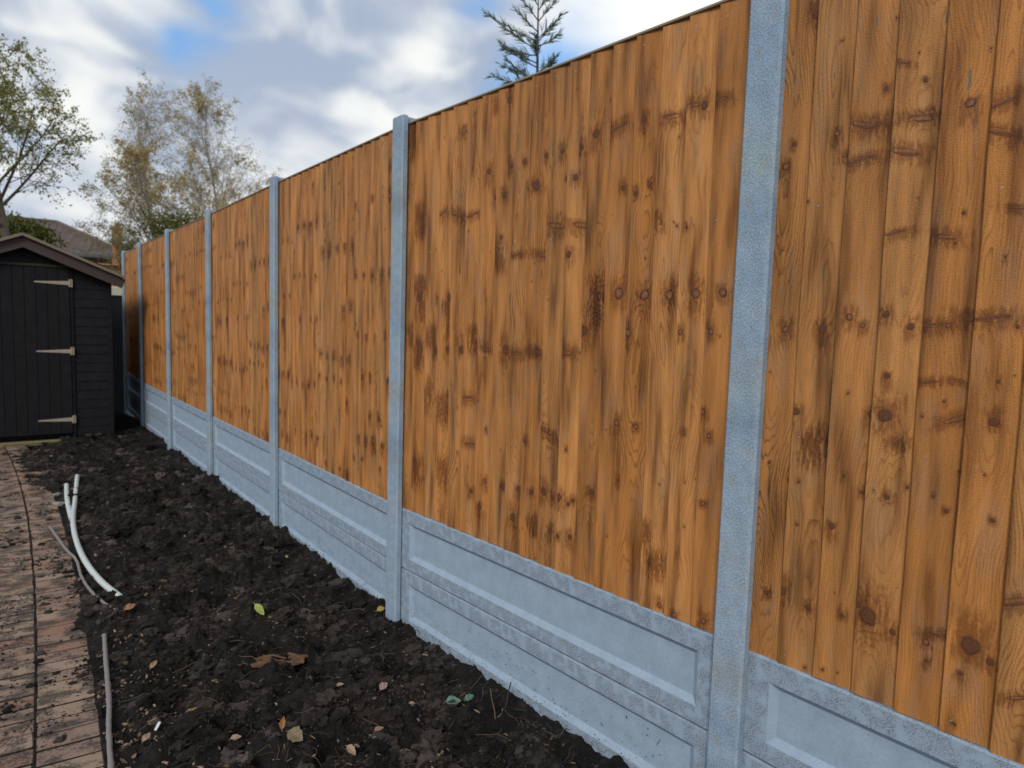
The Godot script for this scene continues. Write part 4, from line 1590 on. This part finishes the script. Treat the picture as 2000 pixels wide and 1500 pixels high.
	surface("rotten_wood", texture_pair(256, func(x: int, y: int) -> Array:
		var b := nb[((y * 6) & 511) * 512 + ((x / 2) & 511)] / 255.0
		var a := na[((y * 2) & 511) * 512 + ((x * 2) & 511)] / 255.0
		var t := 0.35 + 1.0 * a * b + 0.5 * (b - 0.4)
		return [0.19 * t, 0.105 * t, 0.055 * t, b]), 3.0, 0.3, 0.9)
	mat("white_plastic", lin(0.72, 0.76, 0.80), 0.5)
	mat("rubble", lin(0.26, 0.24, 0.21), 0.9)


# ---------------------------------------------------------------- scene

func _ready() -> void:
	# camera
	view = Basis.from_euler(Vector3(deg_to_rad(PITCH), deg_to_rad(YAW), deg_to_rad(ROLL)), EULER_ORDER_YXZ)
	var cam := Camera3D.new()
	cam.name = "camera"
	cam.transform = Transform3D(view, EYE)
	cam.keep_aspect = Camera3D.KEEP_HEIGHT
	cam.near = 0.05
	cam.far = 900.0
	var lens := CameraAttributesPhysical.new()
	lens.frustum_focal_length = 12.0 * FOCAL / 750.0
	lens.frustum_focus_distance = 1.85
	lens.exposure_aperture = 4.4
	lens.frustum_near = 0.05
	lens.frustum_far = 900.0
	cam.attributes = lens
	cam.fov = rad_to_deg(2.0 * atan(750.0 / FOCAL))
	add_child(cam)
	# sky and sun
	var env := Environment.new()
	env.background_mode = Environment.BG_SKY
	var sky := Sky.new()
	var pano := PanoramaSkyMaterial.new()
	pano.panorama = sky_panorama()
	sky.sky_material = pano
	env.sky = sky
	env.tonemap_mode = Environment.TONE_MAPPER_LINEAR
	env.tonemap_exposure = 1.08
	env.sdfgi_enabled = true
	env.ssao_enabled = true
	env.ssil_enabled = true
	var we := WorldEnvironment.new()
	we.name = "environment"
	we.environment = env
	add_child(we)
	var sun := DirectionalLight3D.new()
	sun.name = "sun"
	sun.light_energy = 0.5
	sun.light_color = Color(1.0, 0.97, 0.93)
	sun.light_angular_distance = 18.0
	sun.shadow_enabled = true
	add_child(sun)
	sun.look_at_from_position(Vector3(-5.0, 4.4, 4.2), Vector3.ZERO)

	build_materials()
	print("materials ", Time.get_ticks_msec())

	# setting
	var gm := PlaneMesh.new()
	gm.size = Vector2(1400, 1400)
	var g := put("ground", gm, mats.lawn)
	g.position = Vector3(0, -0.30, 0)
	g.set_meta("kind", "structure")
	build_soil()
	build_path()
	print("ground ", Time.get_ticks_msec())

	# the fence, counted from the end beside the shed
	for k in range(1, 8):
		var nth := 7 - k
		var where: String = "the %s one counting from the shed end" % ORDINAL[nth]
		concrete_post(k, "grey slotted concrete fence post, " + where)
	for k in range(0, 7):
		var nth := 6 - k
		var where: String = "the %s bay counting from the shed end" % ORDINAL[nth]
		fence_panel(k, "orange-brown closeboard timber fence panel in " + where)
		gravel_board(k, 0, "upper grey recessed concrete gravel board in " + where)
		gravel_board(k, 1, "lower grey concrete gravel board in " + where)
	build_shed()
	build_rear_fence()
	print("fence, shed ", Time.get_ticks_msec())

	# beyond the garden
	build_houses()
	var tree_at := at_depth(-14, 450, 18.0)
	tree_at.y = 0.0
	tree("broad_tree", "tall olive-green leafy tree standing behind the black shed", tree_at, 9.3, 0.17, {
		"levels": 4, "kids": [[22, 22], [8, 9], [6, 7], [4, 5]], "start": [0.38, 0.12, 0.12, 0.1], "spread": [[0.35, 1.25], [0.45, 1.05], [0.5, 1.1], [0.4, 1.2]], "ratio": [0.36, 0.50, 0.48, 0.55], "lift": [0.0, 0.05, 0.02, 0.0, -0.05],
		"wobble": 0.17, "taper": 0.35, "thin": 0.45, "finest": 0.004, "leaf": 0.085, "leaves": [3, 6], "mask": func(q: Vector3) -> float: return 0.9 if q.y > 4.4 else 0.6,
		"color": func(_q: Vector3, r: RandomNumberGenerator) -> Color:
			var t := r.randf_range(0.6, 1.3)
			return Color(0.30 * t, 0.29 * t, 0.11 * t)}, 12, mats.bark, mats.leaves)
	(get_node("broad_tree") as Node3D).scale = Vector3.ONE * 0.9
	var yellow := noise(71, 0.55, 2)
	var birch := {
		"levels": 4, "kids": [[24, 24], [8, 9], [6, 7], [4, 5]], "start": [0.25, 0.15, 0.15, 0.1], "spread": [[0.35, 0.95], [0.3, 0.8], [0.35, 0.9], [0.3, 1.0]], "ratio": [0.35, 0.50, 0.50, 0.75], "lift": [0.0, 0.10, 0.0, -0.12, -0.30],
		"wobble": 0.10, "taper": 0.28, "thin": 0.42, "finest": 0.0045, "leaf": 0.062, "leaves": [4, 7],
		"mask": func(q: Vector3) -> float: return clampf(0.24 + 2.2 * yellow.get_noise_3dv(q) + clampf((6.7 - q.y) * 0.5, -0.42, 0.6), 0.07, 1.0),
		"color": func(q: Vector3, r: RandomNumberGenerator) -> Color:
			var t := r.randf_range(0.7, 1.25)
			var grn := clampf((4.6 - q.y) * 0.5 + 0.2, 0.0, 0.7)
			return Color(lerpf(0.50, 0.34, grn) * t, lerpf(0.38, 0.34, grn) * t, 0.14 * t)}
	var b1 := at_depth(334, 420, 24.0)
	b1.y = 0.0
	tree("birch_tree", "twiggy birch with ochre autumn leaves, the one nearer the shed", b1, 7.5, 0.10, birch, 31, mats.birch_bark, mats.leaves, Vector3(-0.03, 0, 0))
	var b2 := at_depth(425, 420, 25.0)
	b2.y = 0.0
	tree("birch_tree", "twiggy birch with sparse top twigs, leaning away from the shed", b2, 8.1, 0.10, birch, 47, mats.birch_bark, mats.leaves, Vector3(0.09, 0, 0))
	shrub("green_shrub", "yellow-green bush growing against the far tiled roof behind the shed", at_depth(30, 468, 23.0), Vector3(1.5, 1.0, 0.9), 7000, 0.10, [Color(0.13, 0.145, 0.025), Color(0.09, 0.12, 0.03), Color(0.15, 0.15, 0.03)], 5)
	shrub("hedge_shrub", "low yellowish-green hedge under the birches, showing over the fence top", at_depth(360, 448, 22.0), Vector3(1.7, 0.7, 0.8), 4200, 0.08, [Color(0.15, 0.15, 0.04), Color(0.20, 0.17, 0.05), Color(0.10, 0.12, 0.04)], 6)
	shrub("golden_shrub", "small ochre shrub beside the brick chimney past the fence end", at_depth(250, 500, 24.0), Vector3(0.45, 0.6, 0.5), 900, 0.08, [Color(0.22, 0.17, 0.05), Color(0.17, 0.15, 0.05)], 9)
	build_conifer()
	print("trees ", Time.get_ticks_msec())

	# things lying on the bed
	bent_tube("plastic_pipe", "long bent white plastic pipe lying along the soil edge", "pipe", [[151, 938, 0.03], [147, 985, 0.025], [143, 1025, 0.02], [149, 1062, 0.012], [166, 1102, 0.01], [196, 1142, 0.01], [236, 1174, 0.006]], 0.0165, mats.white_pipe, 0.014)
	bent_tube("pipe_offcut", "short white pipe offcut beside the longer bent pipe", "pipe", [[130, 954, 0.015], [132, 985, 0.01], [140, 1019, 0.006]], 0.0175, mats.white_pipe, 0.014)
	bent_tube("grey_branch", "thin grey branch bent round the end of the white pipe", "branch", [[98, 1037, 0.02], [128, 1078, 0.015], [149, 1100, 0.012], [160, 1132, 0.006], [182, 1164, 0.006], [216, 1190, 0.0]], 0.0085, mats.grey_stick, 0.008, 0.8, 0.12)
	bent_tube("grey_stick", "straight grey stick lying along the edge of the paved path", "stick", [[204, 1248, 0.01], [207, 1300, 0.012], [213, 1372, 0.008], [213, 1440, 0.006], [219, 1530, 0.004]], 0.0095, mats.grey_stick, 0.008, 1.05, 0.12)
	bent_tube("dark_stick", "short black broken stick between the pipe end and the path", "stick", [[192, 1222, 0.01], [212, 1206, 0.012], [232, 1196, 0.012]], 0.012, mats.dark_twig, 0.008, 0.7, 0.2)
	leaf("green_leaf", "single bright yellow-green leaf on the dark soil", 507, 1203, 0.072, 0.034, -0.95, 0.85, lin(0.30, 0.36, 0.085), 0.15, 0.022)
	leaf("torn_leaf", "larger bluish-green torn leaf lying near the gravel board", 885, 1384, 0.062, 0.036, 0.1, 0.5, lin(0.10, 0.20, 0.145), 0.5, 0.018)
	leaf("torn_leaf", "small bluish-green leaf curled up beside the larger torn leaf", 916, 1377, 0.042, 0.024, 0.5, 0.7, lin(0.08, 0.17, 0.12), 0.5, 0.020)
	leaf("brown_leaf", "broad dull tan leaf with a folded edge on the soil", 577, 1452, 0.062, 0.052, -0.7, 0.5, lin(0.19, 0.15, 0.09), 0.3, 0.016)
	leaf("brown_leaf", "ochre curled leaf lying beside the white plastic strip", 375, 1404, 0.050, 0.030, 0.7, 0.5, lin(0.30, 0.20, 0.08), 0.4, 0.014)
	leaf("brown_leaf", "orange-brown curled leaf standing on edge in the soil", 552, 1428, 0.044, 0.018, 1.4, 0.9, lin(0.27, 0.13, 0.05), 0.6, 0.018)
	leaf("pink_leaf", "pale pinkish curled leaf on the soil near the fence", 749, 1352, 0.040, 0.030, 0.8, 0.6, lin(0.30, 0.21, 0.20), 0.5, 0.014)
	leaf("yellow_leaf", "small yellow leaf at the foot of a concrete post", 744, 1200, 0.042, 0.030, 0.4, 0.6, lin(0.34, 0.26, 0.07), 0.4, 0.016)
	leaf("tan_leaf", "pale tan forked leaf lying at the front of the bed", 686, 1480, 0.044, 0.024, -0.9, 0.5, lin(0.30, 0.21, 0.14), 0.5, 0.014)
	leaf("tan_leaf", "light brown oval leaf beside the bluish-green torn leaf", 806, 1387, 0.034, 0.018, -0.4, 0.4, lin(0.28, 0.18, 0.12), 0.4, 0.012)
	leaf("tan_leaf", "pale oval leaf between the rotten wood and the fence", 664, 1348, 0.028, 0.014, 0.2, 0.5, lin(0.40, 0.30, 0.21), 0.3, 0.012)
	leaf("tan_leaf", "small orange leaf just beyond the end of the white pipe", 254, 1196, 0.055, 0.034, 0.5, 0.6, lin(0.30, 0.15, 0.075), 0.4, 0.016)
	leaf("tan_leaf", "long pale leaf at the path side of the bed", 286, 1452, 0.042, 0.022, 0.9, 0.4, lin(0.31, 0.23, 0.17), 0.4, 0.012)
	leaf("tan_leaf", "small buff leaf between the stick and the rotten wood", 300, 1312, 0.044, 0.020, 0.9, 0.6, lin(0.30, 0.20, 0.13), 0.5, 0.014)
	leaf("tan_leaf", "pale buff leaf lying beside the folded tan leaf", 461, 1453, 0.036, 0.020, 0.1, 0.4, lin(0.31, 0.23, 0.17), 0.4, 0.012)
	leaf("tan_leaf", "brown leaf in the soil between the torn leaf and the front", 740, 1436, 0.036, 0.018, 0.3, 0.5, lin(0.26, 0.16, 0.10), 0.5, 0.012)
	# flat piece of rotten wood
	var rp := on_soil(542, 1300)
	rp.y += 0.026
	var rw := base("rotten_wood", "flat crumbling piece of orange-brown rotten wood on the soil", "wood", rp)
	var ra := Acc.new()
	var rg := RandomNumberGenerator.new()
	rg.seed = 14
	for k in 26:
		var f := rg.randf_range(-1, 1)
		ra.box(Vector3(f * 0.085, rg.randf_range(-0.006, 0.008) - 0.010 * absf(f), rg.randf_range(-0.042, 0.042)), Vector3(rg.randf_range(0.012, 0.042), rg.randf_range(0.003, 0.007), rg.randf_range(0.004, 0.012)), 0.002, Basis.from_euler(Vector3(rg.randf_range(-0.3, 0.3), rg.randf_range(-0.3, 0.3), rg.randf_range(-0.15, 0.15))))
	rw.rotation.y = -0.5
	put("splinters", ra.mesh(), mats.rotten_wood, rw)
	var wp := on_soil(308, 1426)
	wp.y += 0.012
	var ws := base("plastic_strip", "little white plastic strip among the pebbles", "plastic", wp)
	var wa := Acc.new()
	wa.box(Vector3.ZERO, Vector3(0.018, 0.0022, 0.0045), 0.001)
	wa.box(Vector3(0.009, 0.002, 0), Vector3(0.008, 0.003, 0.0048), 0.001)
	ws.rotation = Vector3(0.2, 1.0, 0.25)
	put("strip", wa.mesh(), mats.white_plastic, ws)
	for s in [["dark_twig", "dark twig stuck upright in the soil against the gravel board", [985, 1385], [998, 1332], 0.0035, "dark_twig"], ["thin_twig", "thin tan twig poking up beside the dark upright twig", [968, 1405], [958, 1345], 0.0020, "tan_twig"]]:
		var p := on_soil(s[2][0], s[2][1])
		p.y -= 0.01
		var depth := (p - EYE).dot(-view.z)
		var q := at_depth(s[3][0], s[3][1], depth)
		var root := base(s[0], s[1], "twig", p)
		var acc := Acc.new()
		var d := q - p
		acc.tube([Vector3.ZERO, d * 0.35 + Vector3(0.003, 0, 0), d * 0.7 - Vector3(0.002, 0, 0), d], [s[4], s[4] * 0.95, s[4] * 0.8, s[4] * 0.7], 7)
		put("stem", acc.mesh(), mats[s[5]], root)
	var rc := RandomNumberGenerator.new()
	rc.seed = 3
	for s in [[113, 968, 0.05, "pale broken rubble lump at the path edge by the short pipe"], [116, 988, 0.06, "larger grey rubble lump lying next to the short pipe offcut"]]:
		var p := on_soil(s[0], s[1])
		p.y += s[2] * 0.2
		var o := put(numbered("rubble_stone"), lump_mesh(80 + s[0], 0.9), mats.rubble)
		tag(o, s[3], "stone")
		o.transform = Transform3D(random_basis(rc).scaled(Vector3(1.3, 0.7, 1.0) * s[2]), p)
	build_soil_crumbs()
	build_litter()
	print("done ", Time.get_ticks_msec())
